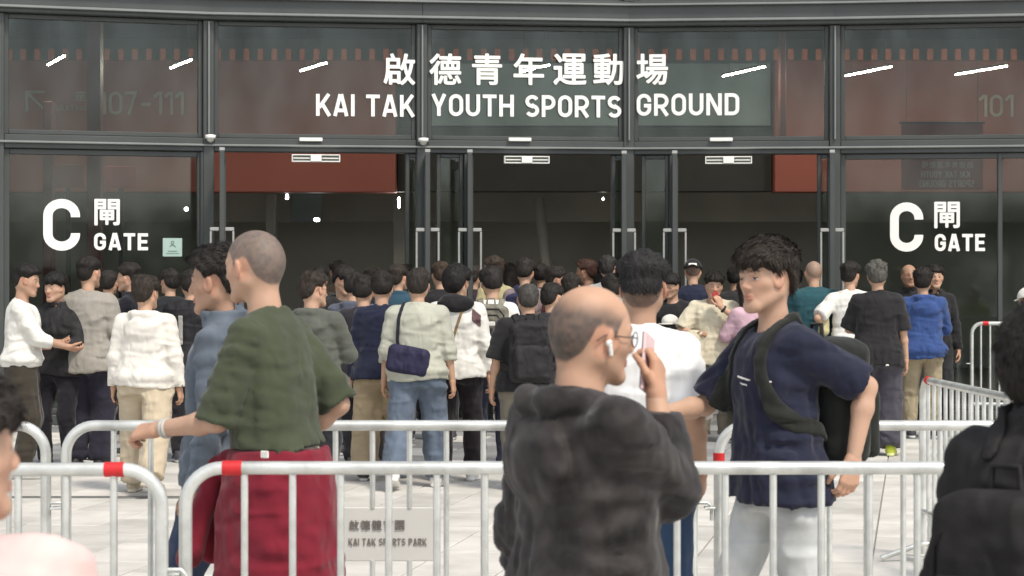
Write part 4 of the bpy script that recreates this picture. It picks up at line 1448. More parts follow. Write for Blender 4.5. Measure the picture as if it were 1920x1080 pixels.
PERSONS = {}
def person(key, label, px, ytop, s_, heading, H=None, group="people in the crowd at the gate", d=None, near=0, skin=(.50, .31, .21), hair=None, top=None, bottom=None,
           shoes=((.05, .05, .055), (.6, .6, .58)), legs_skin=False, extra=None, inner=True, **sp):
    """px: photograph column of the head, ytop: row of the top of the head, s_: pixels per metre there"""
    d = d or 3900.0 / s_
    H = H or HC + (520 - ytop) / 3900.0 * d
    H = max(1.45, min(H, 1.86))
    vr = random.Random(len(PERSONS) * 17 + 3)
    if near <= 0:                                       # small differences of stance
        sp.setdefault("head", (vr.uniform(-28, 28), vr.uniform(0, 16)))
        sp.setdefault("lean", vr.uniform(-.01, .04)); sp.setdefault("w", vr.uniform(.92, 1.08)); sp.setdefault("sway", vr.uniform(-.05, .05))
    sp.setdefault("tilt", vr.uniform(-6, 6))
    sp["H"] = H if hair and hair.get("none") else H - .02
    s = skeleton(sp)
    hx = s.Hc[0] * math.cos(math.radians(heading)) - s.Hc[1] * math.sin(math.radians(heading))
    X = (px - 960) / 3900.0 * d - hx
    root = empty("person", (X, d, 0), math.radians(heading), label, "person", group)
    hb = vr.choice([.8, 1, 1, 1.2, 1.7]); hs = dict(col=(.018 * hb, .015 * hb ** .8, .013 * hb ** .6), top=.03, side=.012, noise=.008, seed=len(PERSONS) * 3.7)
    hs.update(hair or {})
    top = dict(top or {}); top.setdefault("open", near >= 1); top.setdefault("fine", {2: .8, 1: .35}.get(near, 0)); top.setdefault("seed", len(PERSONS) * 5.3 + 1)
    bottom = dict(bottom or {}); bottom.setdefault("seed", len(PERSONS) * 2.9 + 2)
    hh, hr, ha, hhand, hc_, htr, hsh = {-1: (.010, .011, .018, .009, .024, .034, .018), 0: (.0085, .0098, .014, .007, .019, .025, .014), 1: (.0065, .0075, .011, .0058, .014, .018, .011), 2: (.0040, .0052, .009, .0044, .0098, .015, .011)}[near]
    R = np.asarray(s.R, f32); Hc = np.asarray(s.Hc, f32); k = s.k
    kh = .5 + .5 * k
    toq = lambda P: ((P - Hc) @ R / kh).astype(f32)
    # --- body: one mesh
    zcut = s.N[2] - .10
    nb = s.N + V3(0, -.004, -.06)
    neck_top = Hc + R @ np.array((0, -.022, -.055), f32) * kh
    fat = sp.get("fat", 1.0)
    def headf(P):
        q = toq(P)
        dd = head_sdf(q, True, fat) * kh
        dd = smin(dd, rc(P, neck_top, nb, .0495 * fat, .057 * fat), .03)
        dd = smin(dd, ell(P, s.N + V3(0, .0, -.08), (.10, .058, .045)), .05)
        return np.maximum(dd, zcut - P[:, 2])
    parts = []
    hb = np.array([.135, .15, .17])
    V, Q = nets(headf, (Hc[0] - .14, min(Hc[1] - .15, s.N[1] - .09), zcut - .01), (Hc[0] + .14, Hc[1] + .155, Hc[2] + .15), hh)
    cols = [head_colors(toq(V.astype(f32)), skin, hs)]
    parts.append((V, Q))
    sl = top.get("sleeve", "short")
    for sd in (-1, 1):
        S, E, W = s.sh[sd], s.el[sd], s.wr[sd]
        prims = []
        if sl in ("short", "none"): prims.append((S, E, .045, .0355))
        arm = [(E, E + (W - E) * .3, .0345, .037), (E + (W - E) * .3, W, .037, .0255)]
        def armf(P, prims=prims, arm=arm):
            dd = None
            for a in prims + arm:
                e = rc(P, *a)
                dd = e if dd is None else smin(dd, e, .02)
            return dd
        V, Q = cones_mesh(armf, prims + arm, ha)
        parts.append((V, Q)); cols.append(np.tile(np.array(skin, f32), (len(V), 1)) * (1 + .08 * vnoise(V * 22.))[:, None])
        if sp.get("arms", ("", ""))[0 if sd < 0 else 1] == "pocket": continue
        dvec, n, t, cu = s.hd[sd]
        palm, fing = hand_prims(W, dvec, n, t, cu, k)
        def handf(P, palm=palm, fing=fing, E=E, W=W):
            dd = rc(P, W - (W - E) * .15, W + dvec * .012, .026, .024)
            for a in palm: dd = smin(dd, rc(P, *a), .016)
            for a in fing: dd = smin(dd, rc(P, *a), .005)
            return dd
        V, Q = cones_mesh(handf, palm + fing + [(W - (W - E) * .15, W, .026, .024)], hhand)
        parts.append((V, Q)); cols.append(np.tile(np.array(skin, f32) * np.array((1, .93, .9), f32), (len(V), 1)))
    if inner:
        st = torso_st(s, -.032)
        def innerf(P):
            dd = np.maximum(np.maximum(loft(P, st), P[:, 2] - 1.43 * k), .8 * k - P[:, 2])
            for sd in (-1, 1):
                dd = smin(dd, rc(P, s.sh[sd] + V3(-sd * .05, 0, 0), s.sh[sd], .05, .040), .03)
                dd = smin(dd, rc(P, s.sh[sd], s.el[sd], .036, .030), .02)
                dd = smin(dd, rc(P, s.hip[sd], s.kn[sd], .072, .044), .03)
                dd = smin(dd, rc(P, s.kn[sd], s.an[sd], .044, .030), .02)
            return dd
        P = np.array([s.sh[-1], s.sh[1], s.el[-1], s.el[1], s.an[-1], s.an[1], s.kn[1], s.kn[-1]])
        V, Q = nets(innerf, P.min(0) - .14, P.max(0) + .14, .042)
        parts.append((V, Q)); cols.append(np.tile(np.array(skin, f32), (len(V), 1)))
    V, Q = joinm(parts)
    link("body", np_mesh("body", V, Q, SKIN, True, np.concatenate(cols)), root)
    # --- hair
    if not hs.get("none"):
        hf = hair_sdf_fn(hs)
        V, Q = nets(lambda P: hf(P), (-.125, -.165, -.25 if hs.get("long") else -.12), (.125, .155, .17), hr)
        if len(V):
            N = mesh_normals(V, Q)
            nst = {-1: 200, 0: 300, 1: 1000, 2: 3600}[near] if not hs.get("bald") else 0
            rs = np.random.RandomState(len(PERSONS) + 5)
            stn = strands(V, N, hs, nst, rs)
            tr = None
            if stn is not None:
                V2, Q2, T2 = stn
                n0 = len(V)
                V = np.concatenate([V, V2]); Q = np.concatenate([Q, Q2 + n0]); tr = T2 + n0
            V = (V * kh) @ np.asarray(s.R).T + s.Hc
            link("hair", np_mesh("hair", V, Q, hair_mat(hs["col"]), True, None, tr), root)
    # --- clothes
    if top.get("col"):
        lo, hi = shirt_box(s, top)
        V, Q = nets(shirt_fn(s, top), lo, hi, hc_)
        link(top.get("name", "shirt"), np_mesh("shirt", V, Q, cloth(top["col"], top.get("fab", "cotton"))), root)
    if bottom:
        P = np.array([s.hip[-1], s.hip[1], s.kn[-1], s.kn[1], s.an[-1], s.an[1]])
        lo, hi = P.min(0) - .15 - bottom.get("wide", 0), P.max(0) + .15 + bottom.get("wide", 0)
        lo[2] = max(lo[2], .0)
        hi[2] = 1.04 * k
        V, Q = nets(trouser_fn(s, bottom), lo, hi, htr)
        link("trousers", np_mesh("trousers", V, Q, cloth(bottom["col"], bottom.get("fab", "cotton"))), root)
        for sd in (-1, 1):
            V, Q, C = shoe_mesh(s, sd, hsh, *shoes)
            link("shoe", np_mesh("shoe", V, Q, SHOE, True, C), root)
    PERSONS[key] = (root, s, top, heading, near)
    s.shirt = shirt_fn(s, top) if top.get('col') else None
    return root

def worn(key, name, label, cat, group=None):
    """a top-level thing standing in the person's own frame"""
    root, s, top, hd, near = PERSONS[key]
    e = empty(name, root.location, root.rotation_euler[2], label, cat, group)
    return e, s, top, near

def sdf_part(name, fn, lo, hi, h, mat, parent, smooth=True):
    V, Q = nets(fn, lo, hi, h)
    return link(name, np_mesh(name, V, Q, mat, smooth), parent)

def rbox(P, c, hw, r):
    q = np.abs(P - np.asarray(c, f32)) - (np.asarray(hw, f32) - r)
    return np.sqrt((np.maximum(q, 0) ** 2).sum(1)) + np.minimum(q.max(1), 0) - r

def backpack(key, label, col, col2=None, w=.29, h=.44, dp=.15, z=1.20, x=0.0, one=None, fab="shell"):
    e, s, top, near = worn(key, "backpack", label, "backpack", "backpacks worn in the crowd")
    k = s.k
    by = s.lean * .8 - .125 - top.get("loose", .018) - dp / 2 + .012
    c = V3(x, by, z * k)
    hh = (.013, .010, .008)[near]
    col2 = col2 or col
    def body(P):
        d = rbox(P, c, (w / 2, dp / 2, h / 2), .055)
        d = smax(d, P[:, 2] - c[2] - h / 2 + .5 * (P[:, 0] - x) ** 2 * 4, .03)
        d += .006 * vnoise(P * 14.0) + .004 * vnoise(P * 30.)
        return d
    sdf_part("main_bag", body, c - V3(w, dp, h) / 2 - .03, c + V3(w, dp, h) / 2 + .03, hh, cloth(col, fab), e)
    pc = c + V3(0, -dp / 2 - .012, -h * .17)
    def pocket(P):
        d = rbox(P, pc, (w * .40, .035, h * .27), .028)
        return d + .005 * vnoise(P * 18.0)
    sdf_part("front_pocket", pocket, pc - V3(w * .4, .035, h * .27) - .02, pc + V3(w * .4, .035, h * .27) + .02, hh, cloth(col2, fab), e)
    m = MB()
    m.tube([c + V3(-w * .42, -dp * .38, -h * .1), c + V3(-w * .40, -dp * .5, h * .22), c + V3(-w * .2, -dp * .5 + .012, h * .40), c + V3(w * .2, -dp * .5 + .012, h * .40), c + V3(w * .40, -dp * .5, h * .22), c + V3(w * .42, -dp * .38, -h * .1)], .0045, 6)
    m.build("zip", cloth(tuple(q * .5 for q in col), fab), e)
    m = MB(); m.tube([c + V3(-.035, dp * .3, h / 2 - .02), c + V3(-.03, dp * .3, h / 2 + .035), c + V3(.03, dp * .3, h / 2 + .035), c + V3(.035, dp * .3, h / 2 - .02)], .008, 7); m.build("grab_loop", cloth(col, fab), e)
    for sd in ((-1, 1) if one is None else (one,)):
        lo = top.get("loose", .018)
        S = s.sh[sd]
        xx = sd * .098 * s.w
        sh_z = 1.43 * k - (1.378 * k - S[2]) + .03 + lo * .5
        pts = [V3(xx * .8, by + dp / 2, sh_z - .06), V3(xx * .95, s.lean - .085, sh_z - .012), V3(xx, s.lean - .03, sh_z + .012), V3(xx * 1.03, s.lean + .04, sh_z - .012), V3(xx * 1.12, s.lean + .115 + lo, sh_z - .10),
               V3(xx * 1.3, s.lean + .135 + lo, sh_z - .20), V3(xx * 1.75, s.lean * .8 + .09 + lo, sh_z - .31), V3(xx * 1.85, s.lean * .7 - .03, sh_z - .38), V3(xx * 1.4, by + dp * .2, sh_z - .42)]
        def strap(P):
            d = None
            for a, b_ in zip(pts[:-1], pts[1:]):
                e_ = rc(P * np.array((1, .4, 1), f32), a * (1, .4, 1), b_ * (1, .4, 1), .027, .027)
                d = e_ if d is None else smin(d, e_, .012)
            f = s.shirt(P)
            return smax(np.maximum(d, -f - .02), f - .013, .008)
        A = np.array(pts)
        None if not s.shirt else sdf_part("strap", strap, A.min(0) - .07, A.max(0) + .07, max(hh * .8, .008), cloth(col, fab), e)
    return e

def phone_at(key, label, sd, col=(.02, .02, .022), glow=False):
    """a phone lying in the hand on side sd"""
    e, s, top, near = worn(key, "phone", label, "phone", "phones held in the crowd")
    d, n, t, cu = s.hd[sd]
    n = unit(n - d * (n @ d)); t = unit(np.cross(d, n))
    c = s.wr[sd] + d * .085 + n * .026
    M = Matrix(((t[0], n[0], d[0], c[0]), (t[1], n[1], d[1], c[1]), (t[2], n[2], d[2], c[2]), (0, 0, 0, 1)))
    m = MB(); m.box(-.036, .036, -.004, .004, -.074, .074, .003, M); m.build("case", mat_plain("phone_case", col, .35), e)
    m = MB(); m.box(-.033, .033, .0042, .0058, -.070, .070, .0, M); m.build("screen", mat_plain("phone_screen", (.03, .035, .045), .1), e)
    return e

def shell_strap(key, name, pts, r, mat, parent, lift=.010, h=None):
    """a flat strap lying on the shirt along pts"""
    root, s, top, hd, near = PERSONS[key]
    pts = [np.asarray(q, float) for q in pts]
    def fn(P):
        d = None
        for a, b in zip(pts[:-1], pts[1:]):
            e_ = rc(P, a, b, r + .02, r + .02)
            d = e_ if d is None else np.minimum(d, e_)
        # keep only the width of the strap, whatever the depth
        w = None
        for a, b in zip(pts[:-1], pts[1:]):
            ba = b - a
            a2, b2 = a * (1, 0, 1), b * (1, 0, 1)
            if np.linalg.norm(b2 - a2) < .02: continue
            e_ = rc(P * np.array((1, 0, 1), f32), a2, b2, r, r)
            w = e_ if w is None else np.minimum(w, e_)
        f = s.shirt(P)
        return np.maximum(np.maximum(np.maximum(d - .06, w), -f - .015), f - lift)
    A = np.array(pts)
    hh = h or (.009, .008, .006)[near]
    V, Q = nets(fn, A.min(0) - .09, A.max(0) + .09, hh)
    return link(name, np_mesh(name, V, Q, mat, True), parent)

def decal(key, name, boxes, col, front=True, lift=.0035, h=.004):
    """print on the shirt: boxes of x, z centre and half sizes in the person's frame"""
    root, s, top, hd, near = PERSONS[key]
    B = np.array(boxes, float)
    def fn(P):
        d = None
        for x, z, hx, hz, sl in boxes:
            e_ = np.maximum(np.abs(P[:, 0] - x) - hx, np.abs(P[:, 2] - z - sl * (P[:, 0] - x)) - hz)
            d = e_ if d is None else np.minimum(d, e_)
        f = s.shirt(P)
        d = np.maximum(np.maximum(d, f - lift), -f - .004)
        return np.maximum(d, -P[:, 1] if front else P[:, 1])
    y0, y1 = (.02, .24 + s.lean) if front else (-.24, -.02)
    V, Q = nets(fn, ((B[:, 0] - B[:, 2]).min() - .012, y0, (B[:, 1] - B[:, 3]).min() - .02), ((B[:, 0] + B[:, 2]).max() + .012, y1, (B[:, 1] + B[:, 3]).max() + .02), h)
    return link(name, np_mesh(name, V, Q, cloth(col), True), root)

def head_part(key, name, fn, lo, hi, h, mat):
    root, s, top, hd, near = PERSONS[key]
    V, Q = nets(fn, lo, hi, h)
    kh = .5 + .5 * s.k
    V = (V * kh) @ np.asarray(s.R).T + s.Hc
    return link(name, np_mesh(name, V, Q, mat, True), root)

def cap(key, col, back=False, patch=None, h=.0065):
    sg = -1 if back else 1
    def fn(q):
        d = skull(q) - .024
        d = smax(d, .035 - .12 * q[:, 1] * 0 - q[:, 2], .01)
        br = np.maximum(ell(q * np.array((1, 1, 1), f32), (0, sg * .10, .045), (.072, .085, .05)), np.abs(q[:, 2] - .047 + .9 * (np.abs(q[:, 0]) ** 2) * 6 + .12 * (sg * q[:, 1] - .08)) - .005)
        return smin(d, br, .008)
    head_part(key, "cap", fn, (-.12, -.21, -.02), (.12, .21, .16), h, cloth(col))
    if patch:
        def pf(q):
            d = np.abs(skull(q) - .025) - .004
            return np.maximum(np.maximum(d, np.abs(q[:, 0]) - .045), np.maximum(np.abs(q[:, 2] - .05) - .016, q[:, 1]))
        head_part(key, "cap_patch", pf, (-.06, -.15, .02), (.06, 0, .09), .005, cloth(patch))

def glasses(key, col=(.02, .02, .02)):
    root, s, top, hd, near = PERSONS[key]
    m = MB()
    for sg in (-1, 1):
        m.tube([(sg * .033 + .023 * math.cos(a), .103 - abs(sg * .033 + .023 * math.cos(a)) * .18, .004 + .019 * math.sin(a)) for a in [i * math.pi / 7 for i in range(14)]], .0016, 5, True)
        m.tube([(sg * .056, .092, .010), (sg * .080, .05, .012), (sg * .083, -.005, .012), (sg * .083, -.025, -.004)], .0017, 5)
    m.tube([(-.010, .103, .008), (0, .106, .010), (.010, .103, .008)], .0015, 5)
    kh = .5 + .5 * s.k
    R = Matrix([list(r) for r in s.R])
    m.v = [tuple(R @ (Vector(v) * kh) + Vector(s.Hc)) for v in m.v]
    return m.build("glasses", mat_plain("spectacle_frame", col, .4), root)

def watch(key, sd, col=(.02, .02, .02), r=.034, w=.011):
    root, s, top, hd, near = PERSONS[key]
    E, W = s.el[sd], s.wr[sd]
    u = unit(W - E)
    c = W - u * .035
    m = MB()
    a = unit(np.cross(u, (0.2, .3, 1))); b = np.cross(u, a)
    for t in (-w * .5, w * .5):
        m.tube([c + u * t + (a * math.cos(q) + b * math.sin(q)) * (r) for q in [i * math.pi / 9 for i in range(18)]], w * .55, 6, True)
    return m.build("wristwatch", mat_plain("watch_strap", col, .45), root)

def rest_of(key): return PERSONS[key][0], PERSONS[key][1]
def K(r, g, b, k=.78): return lin(r, g, b, k)
BLK = (.022, .021, .022); NAVY = K(38, 42, 62); DARKG = K(52, 52, 54); WHT = (.70, .68, .63); CREAM = K(228, 220, 196); KHAKI = K(176, 158, 128)
WS = ((.72, .70, .66), (.75, .74, .70)); BS = ((.03, .03, .032), (.55, .54, .50)); ALLB = ((.025, .025, .027), (.04, .04, .04)); BEIGE_S = (K(190, 175, 150), K(215, 205, 185))
T1, T2, T3 = (.50, .31, .215), (.44, .265, .18), (.35, .20, .13)
WALKA = ((-.10, .20, 0, 4), (.10, -.22, .07, -4)); WALKB = ((-.10, -.24, .08, 4), (.10, .20, 0, -4))

# ---- people left of the first doorway
person("white_sweater", "man in a white sweater facing right with a black backpack at the left edge", 50, 496, 232, -80, arms=("front", dict(to=(.10, .36, 1.06), hint=(.6, -.6, -.6), n=(-.5, 0, .8), t=(-.2, .6, .5))),
       top=dict(col=WHT, sleeve="push", band=1, hem=.90, loose=.026, name="sweater"), bottom=dict(col=K(72, 66, 58), loose=.03), shoes=BS, hair=dict(side=.006, top=.034), skin=T2)
person("black_jacket", "man in a black zip jacket facing the camera between white sweater and grey tee", 106, 512, 222, 168, arms=("front", "front"), head=(-14, 2),
       top=dict(col=BLK, sleeve="long", collar=.028, hem=.84, name="jacket", fab="shell"), bottom=dict(col=K(40, 38, 44)), shoes=BS, hair=dict(fringe=.035, top=.036, side=.022), skin=T1)
person("grey_tee", "tall man in a loose grey tee seen from behind under the left GATE sign", 166, 482, 222, -6, head=(-28, 0), w=1.06, arms=("front", "hang"),
       top=dict(col=K(168, 162, 152), loose=.034, hem=.80, sl_len=.98, wr=.014), bottom=dict(col=K(50, 48, 60), loose=.035, wide=.02), shoes=BS, hair=dict(side=.005, top=.03))
person("left_facing", "man in a dark navy jacket facing left behind the grey tee man", 240, 494, 206, 80, head=(6, 2), arms=("front", "front"),
       top=dict(col=K(38, 38, 46), sleeve="long", collar=.024, name="jacket"), bottom=dict(col=K(42, 42, 52)), hair=dict(side=.007, top=.034), shoes=BS)
person("white_hoodie", "man in a white hoodie and beige trousers walking away with a phone in hand", 274, 519, 250, -8, head=(-22, 2), arms=("hang", "hang"), feet=((-.13, .10, 0, 6), (.15, -.34, .05, -16)),
       top=dict(col=(.70, .665, .60), sleeve="long", cuff=1, band=1, hood=1.0, hem=.86, loose=.036, wr=.009, name="hoodie"), bottom=dict(col=K(206, 190, 164), loose=.034, wide=.02, wr=.013), shoes=BEIGE_S, near=1, hair=dict(top=.036, side=.02))
phone_at("white_hoodie", "dark phone hanging in the left hand of the white hoodie man", -1)
person("stripe_jacket", "person in a black jacket with a pale grey stripe behind the denim jacket man", 356, 506, 214, 12, arms=("front", "front"),
       top=dict(col=K(40, 39, 42), sleeve="long", loose=.035, fab="shell", name="jacket"), bottom=dict(col=K(44, 42, 46)), hair=dict(top=.03, side=.016))
decal("stripe_jacket", "sleeve_stripe", [(-.10, 1.16, .022, .13, .0)], K(170, 168, 160), front=False, h=.008, lift=.006)
person("lobby_left", "man with black hair and a dark jacket close to the glass under the pale sticker", 316, 505, 186, 20, head=(20, 0), top=dict(col=K(46, 48, 50), sleeve="long"), bottom=dict(col=K(42, 42, 46)))
person("lobby_left_b", "man in a dim olive jacket at the glass behind the white hoodie man", 205, 508, 180, -30, head=(10, 0), top=dict(col=K(66, 66, 56), sleeve="long"), bottom=dict(col=K(42, 42, 46)))

# ---- queue at the first and second doorway, from behind
person("olive_hood", "man in glasses and a grey-green hoodie half hidden by the olive-topped man", 588, 511, 262, -18, head=(-38, 4), arms=("hang", "front"), w=1.05,
       top=dict(col=K(98, 100, 92), sleeve="long", hood=.9, hem=.84, loose=.035, name="hoodie"), bottom=dict(col=K(48, 48, 52)), hair=dict(top=.034, side=.016), near=1)
glasses("olive_hood")
person("black_cord_hoodie", "person in a black hoodie with white drawstrings looking down near the first doorway", 646, 499, 200, 205, head=(24, 22), arms=("front", "front"),
       top=dict(col=BLK, sleeve="long", hood=.8, name="hoodie"), bottom=dict(col=K(40, 40, 44)), hair=dict(fringe=.03, top=.036, side=.022))
decal("black_cord_hoodie", "drawstring", [(-.035, 1.34, .006, .06, 0), (.03, 1.32, .006, .07, 0)], WHT, True, .006, .005)
person("bluegrey_hoodie", "person in a blue-grey hoodie between the black hoodie and the black-haired man", 664, 512, 206, -12, arms=("front", "front"), top=dict(col=K(92, 96, 110), sleeve="long", hood=.9, name="hoodie", loose=.03), bottom=dict(col=K(56, 56, 62)))
person("dark_coat", "man with thick black hair and a black jacket left of the navy sweater", 682, 519, 222, 4, arms=("front", "hang"), top=dict(col=K(50, 48, 52), sleeve="long", loose=.03, hem=.82, name="jacket"), bottom=dict(col=K(40, 40, 46)), hair=dict(top=.036, side=.02))
person("navy_sweater", "man in a navy sweater and khaki trousers with black and white sneakers", 716, 510, 234, -4, arms=("hang", "hang"), feet=((-.13, -.10, .0, 10), (.12, .12, 0, -6)),
       top=dict(col=NAVY, sleeve="long", loose=.034, hem=.84, cuff=1, wr=.013, name="sweater"), bottom=dict(col=KHAKI, loose=.04, wide=.025, wr=.014), shoes=BS, hair=dict(top=.03, side=.014))
person("teal_collar", "man with a teal collar looking right behind the navy sweater man", 746, 497, 190, 6, head=(-35, 0), top=dict(col=K(56, 84, 100), sleeve="long", collar=.022), bottom=dict(col=DARKG), hair=dict(side=.006))
person("sage_sweatshirt", "man in a pale sage sweatshirt and jeans with a navy sling bag on his hip", 784, 503, 244, -6, w=1.06, arms=("hang", "hang"), feet=((-.14, -.26, .06, 8), (.13, .14, 0, -8)),
       top=dict(col=K(196, 196, 180), sleeve="push", loose=.036, hem=.86, band=1, wr=.010, name="sweatshirt"), bottom=dict(col=K(106, 118, 134), fab="denim", loose=.032, wide=.015, wr=.014), shoes=WS, near=1, hair=dict(top=.026, side=.012, col=(.03, .024, .02)))
e_, s_, t_, n_ = worn("sage_sweatshirt", "sling_bag", "navy sling bag on the hip of the sage sweatshirt man", "bag", "shoulder bags in the crowd")
sdf_part("bag_body", lambda P: rbox((P - np.array((0, 0, .98), f32)) @ np.array(Matrix.Rotation(math.radians(10), 3, 'Y'), f32) + np.array((0, 0, .98), f32), (-.05, -.175, .98), (.165, .045, .11), .05) + .006 * vnoise(P * 12.), (-.36, -.27, .72), (.26, -.09, 1.16), .012, cloth(K(52, 50, 76), "shell"), e_)
shell_strap("sage_sweatshirt", "strap", [(-.10, -.08, 1.44), (-.13, -.13, 1.30), (-.14, -.14, 1.14), (-.12, -.15, 1.04)], .014, cloth(K(46, 46, 56)), e_)
e_, s_, t_, n_ = worn("navy_sweater", "carried_jacket", "brown jacket slung over the arm between navy sweater and sage sweatshirt", "jacket")
sdf_part("folded_cloth", lambda P: ell(P, (.25, .0, 1.06), (.10, .09, .34)) + .035 * vnoise(np.stack([P[:, 0] * 16, P[:, 1] * 14, P[:, 2] * 5], 1)) + .015 * vnoise(P * 26.), (.08, -.16, .62), (.42, .16, 1.46), .012, cloth(K(132, 112, 92)), e_)
person("white_patch_jacket", "person in a white jacket with a mauve shoulder patch and a tan crossbody strap", 858, 498, 236, -6, head=(-30, 3), arms=("front", "hang"), feet=((-.10, -.08, 0, 5), (.11, .10, 0, -8)),
       top=dict(col=WHT, sleeve="long", loose=.030, hem=.84, cuff=1, wr=.012, name="jacket"), bottom=dict(col=K(46, 40, 44), loose=.018), shoes=WS, near=1, hair=dict(top=.04, side=.03, nape=.03))
decal("white_patch_jacket", "shoulder_patch", [(.165, 1.30, .035, .05, -.9)], K(120, 92, 96), False, .006, .006)
sdf_part("folded_hood", lambda P: ell(P, (0, -.115, 1.415), (.15, .062, .075)) + .018 * vnoise(P * 16.), (-.22, -.24, 1.28), (.22, .0, 1.60), .012, cloth(BLK), PERSONS["white_patch_jacket"][0])
e_, s_, t_, n_ = worn("white_patch_jacket", "crossbody_strap", "tan strap of a crossbody bag across the white jacket's back", "strap", "shoulder bags in the crowd")
shell_strap("white_patch_jacket", "strap", [(.07, -.10, 1.40), (.03, -.13, 1.28), (-.02, -.14, 1.12), (-.06, -.14, .95)], .011, cloth(K(150, 128, 92)), e_)
person("grey_pack_man", "man in a white tee wearing the grey backpack at the middle doorway", 921, 501, 226, 0, top=dict(col=WHT, loose=.024), bottom=dict(col=K(44, 48, 66)), shoes=WS, hair=dict(top=.034, side=.016), arms=("strap", "hang"))
backpack("grey_pack_man", "grey backpack with black piping on the white tee man at the middle doorway", K(138, 134, 120), K(112, 108, 98), w=.29, h=.47, z=1.20)
e_ = [o for o in COL.objects if o.name.startswith("backpack")][-1]
m = MB()
by = -.125 - .024 - .15
for w_, z0, z1 in ((.105, 1.10, 1.36), (.085, 1.06, 1.31)):
    m.tube([(-w_, by - .028, z0 - .06), (-w_, by - .028, z1 - .05), (-w_ * .6, by - .028, z1), (w_ * .6, by - .028, z1), (w_, by - .028, z1 - .05), (w_, by - .028, z0 - .06)], .008, 6)
m.build("piping", cloth(BLK), e_)
m = MB(); m.tube([(0, by - .045, .98), (0, by - .045, 1.2)], .008, 6); m.build("webbing", cloth(BLK), e_)
m = MB(); m.box(-.035, .035, by - .05, by - .04, 1.225, 1.26, .004); m.build("patch", cloth(WHT), e_)
person("black_tee_pack", "short man with greying cropped hair in a black tee with a black backpack", 990, 532, 246, 4, H=1.575, w=1.1, arms=("hang", "hang"), top=dict(col=BLK, loose=.036, hem=.82, sl_len=1.0, belly=.03), bottom=dict(col=K(132, 126, 112), loose=.034),
       shoes=WS, hair=dict(top=.014, side=.008, noise=.004, col=(.06, .055, .05)), near=1)
backpack("black_tee_pack", "large black backpack on the short black tee man", BLK, w=.33, h=.48, dp=.17, z=1.18)
person("black_back", "man in a black tee with pale hair tips ahead of the sage sweatshirt", 826, 491, 188, 4, head=(10, 8), top=dict(col=BLK, loose=.03, sl_len=.95), bottom=dict(col=DARKG), hair=dict(top=.03, side=.01, col=(.045, .03, .02)))
person("yellow_collar", "man in a pale yellow shirt turning left inside the middle doorway", 924, 480, 176, 40, head=(25, 0), top=dict(col=K(196, 186, 140), collar=.02), bottom=dict(col=DARKG), skin=T2, hair=dict(col=(.04, .028, .02), side=.01))
person("mauve_tee", "man with black hair and a mauve-grey tee wearing the navy backpack", 985, 485, 182, 0, top=dict(col=K(146, 130, 130), loose=.022), bottom=dict(col=DARKG), hair=dict(top=.034, side=.018))
backpack("mauve_tee", "navy backpack worn over a mauve-grey tee at the middle doorway", K(52, 54, 82), w=.30, h=.40, z=1.22, x=-.05)
person("black_hair_queue", "person with glossy black hair just right of the cropped grey head in the queue", 1038, 532, 220, -30, head=(-20, 4), H=1.565, top=dict(col=K(52, 50, 54), sleeve="long"), bottom=dict(col=DARKG), hair=dict(top=.03, side=.018), arms=("front", "front"))
person("red_collar", "person with a dark red collar facing right in the middle doorway", 1044, 500, 182, -80, head=(-8, 8), top=dict(col=K(112, 36, 36), sleeve="long", collar=.024), bottom=dict(col=DARKG), skin=T2)
person("dark_queue_a", "dark-haired person in a charcoal jacket beside the red collar in the middle doorway", 1072, 514, 196, 6, head=(-25, 4), top=dict(col=K(56, 54, 56), sleeve="long"), bottom=dict(col=DARKG))
person("brown_face", "brown-faced man looking left from the shade of the middle doorway", 1098, 486, 172, 60, head=(10, 0), top=dict(col=K(70, 72, 80)), bottom=dict(col=DARKG), skin=T3, hair=dict(col=(.05, .022, .016)))
person("tall_grey_collar", "tall man in a light grey tee seen from behind right of the middle doorway", 1140, 473, 174, 0, top=dict(col=K(178, 182, 180), loose=.026), bottom=dict(col=DARKG), hair=dict(side=.006, top=.026, col=(.03, .026, .024)), skin=T2)
person("short_dark_right", "short person with dark hair in front of the tall light grey tee man", 1148, 515, 205, 0, top=dict(col=K(48, 48, 52), sleeve="long"), bottom=dict(col=DARKG), hair=dict(top=.035, side=.02))
DIM = [("a", 600, 500, 165, "dim figure just inside the first doorway, the one nearest the olive-topped man", 0, K(58, 56, 54)), ("b", 632, 488, 160, "dim bareheaded figure in brown behind the black hoodie with drawstrings", 10, K(70, 58, 48)),
       ("c", 700, 500, 162, "dim figure in slate behind the black-haired man and navy sweater", -8, K(60, 64, 72)), ("d", 760, 496, 166, "dim figure in bottle green by the post between first and middle doorways", 12, K(50, 62, 54)),
       ("e", 890, 498, 165, "dim figure in dark plum between the white jacket and the grey backpack", -15, K(66, 52, 60)), ("f", 955, 494, 158, "dim figure in dark brown between the yellow shirt and the mauve tee", 15, K(70, 60, 50)),
       ("g", 1015, 494, 160, "dim figure in charcoal between the mauve tee and the red collar", -5, K(54, 54, 56)), ("h", 1122, 500, 160, "dim figure in dark blue behind the brown-faced man", 20, K(48, 54, 70)),
       ("i", 1215, 500, 160, "dim figure behind the white tee man by the post of the third doorway", 5, K(60, 58, 56)), ("j", 1380, 500, 160, "dim figure in dark grey beyond the phone man inside the third doorway", -10, K(62, 62, 62)),
       ("k", 1440, 496, 158, "dim figure in rust brown behind the navy tee man inside the third doorway", 8, K(84, 60, 48)), ("l", 1490, 502, 160, "dim figure in black left of the teal tee man", 0, K(40, 40, 42))]
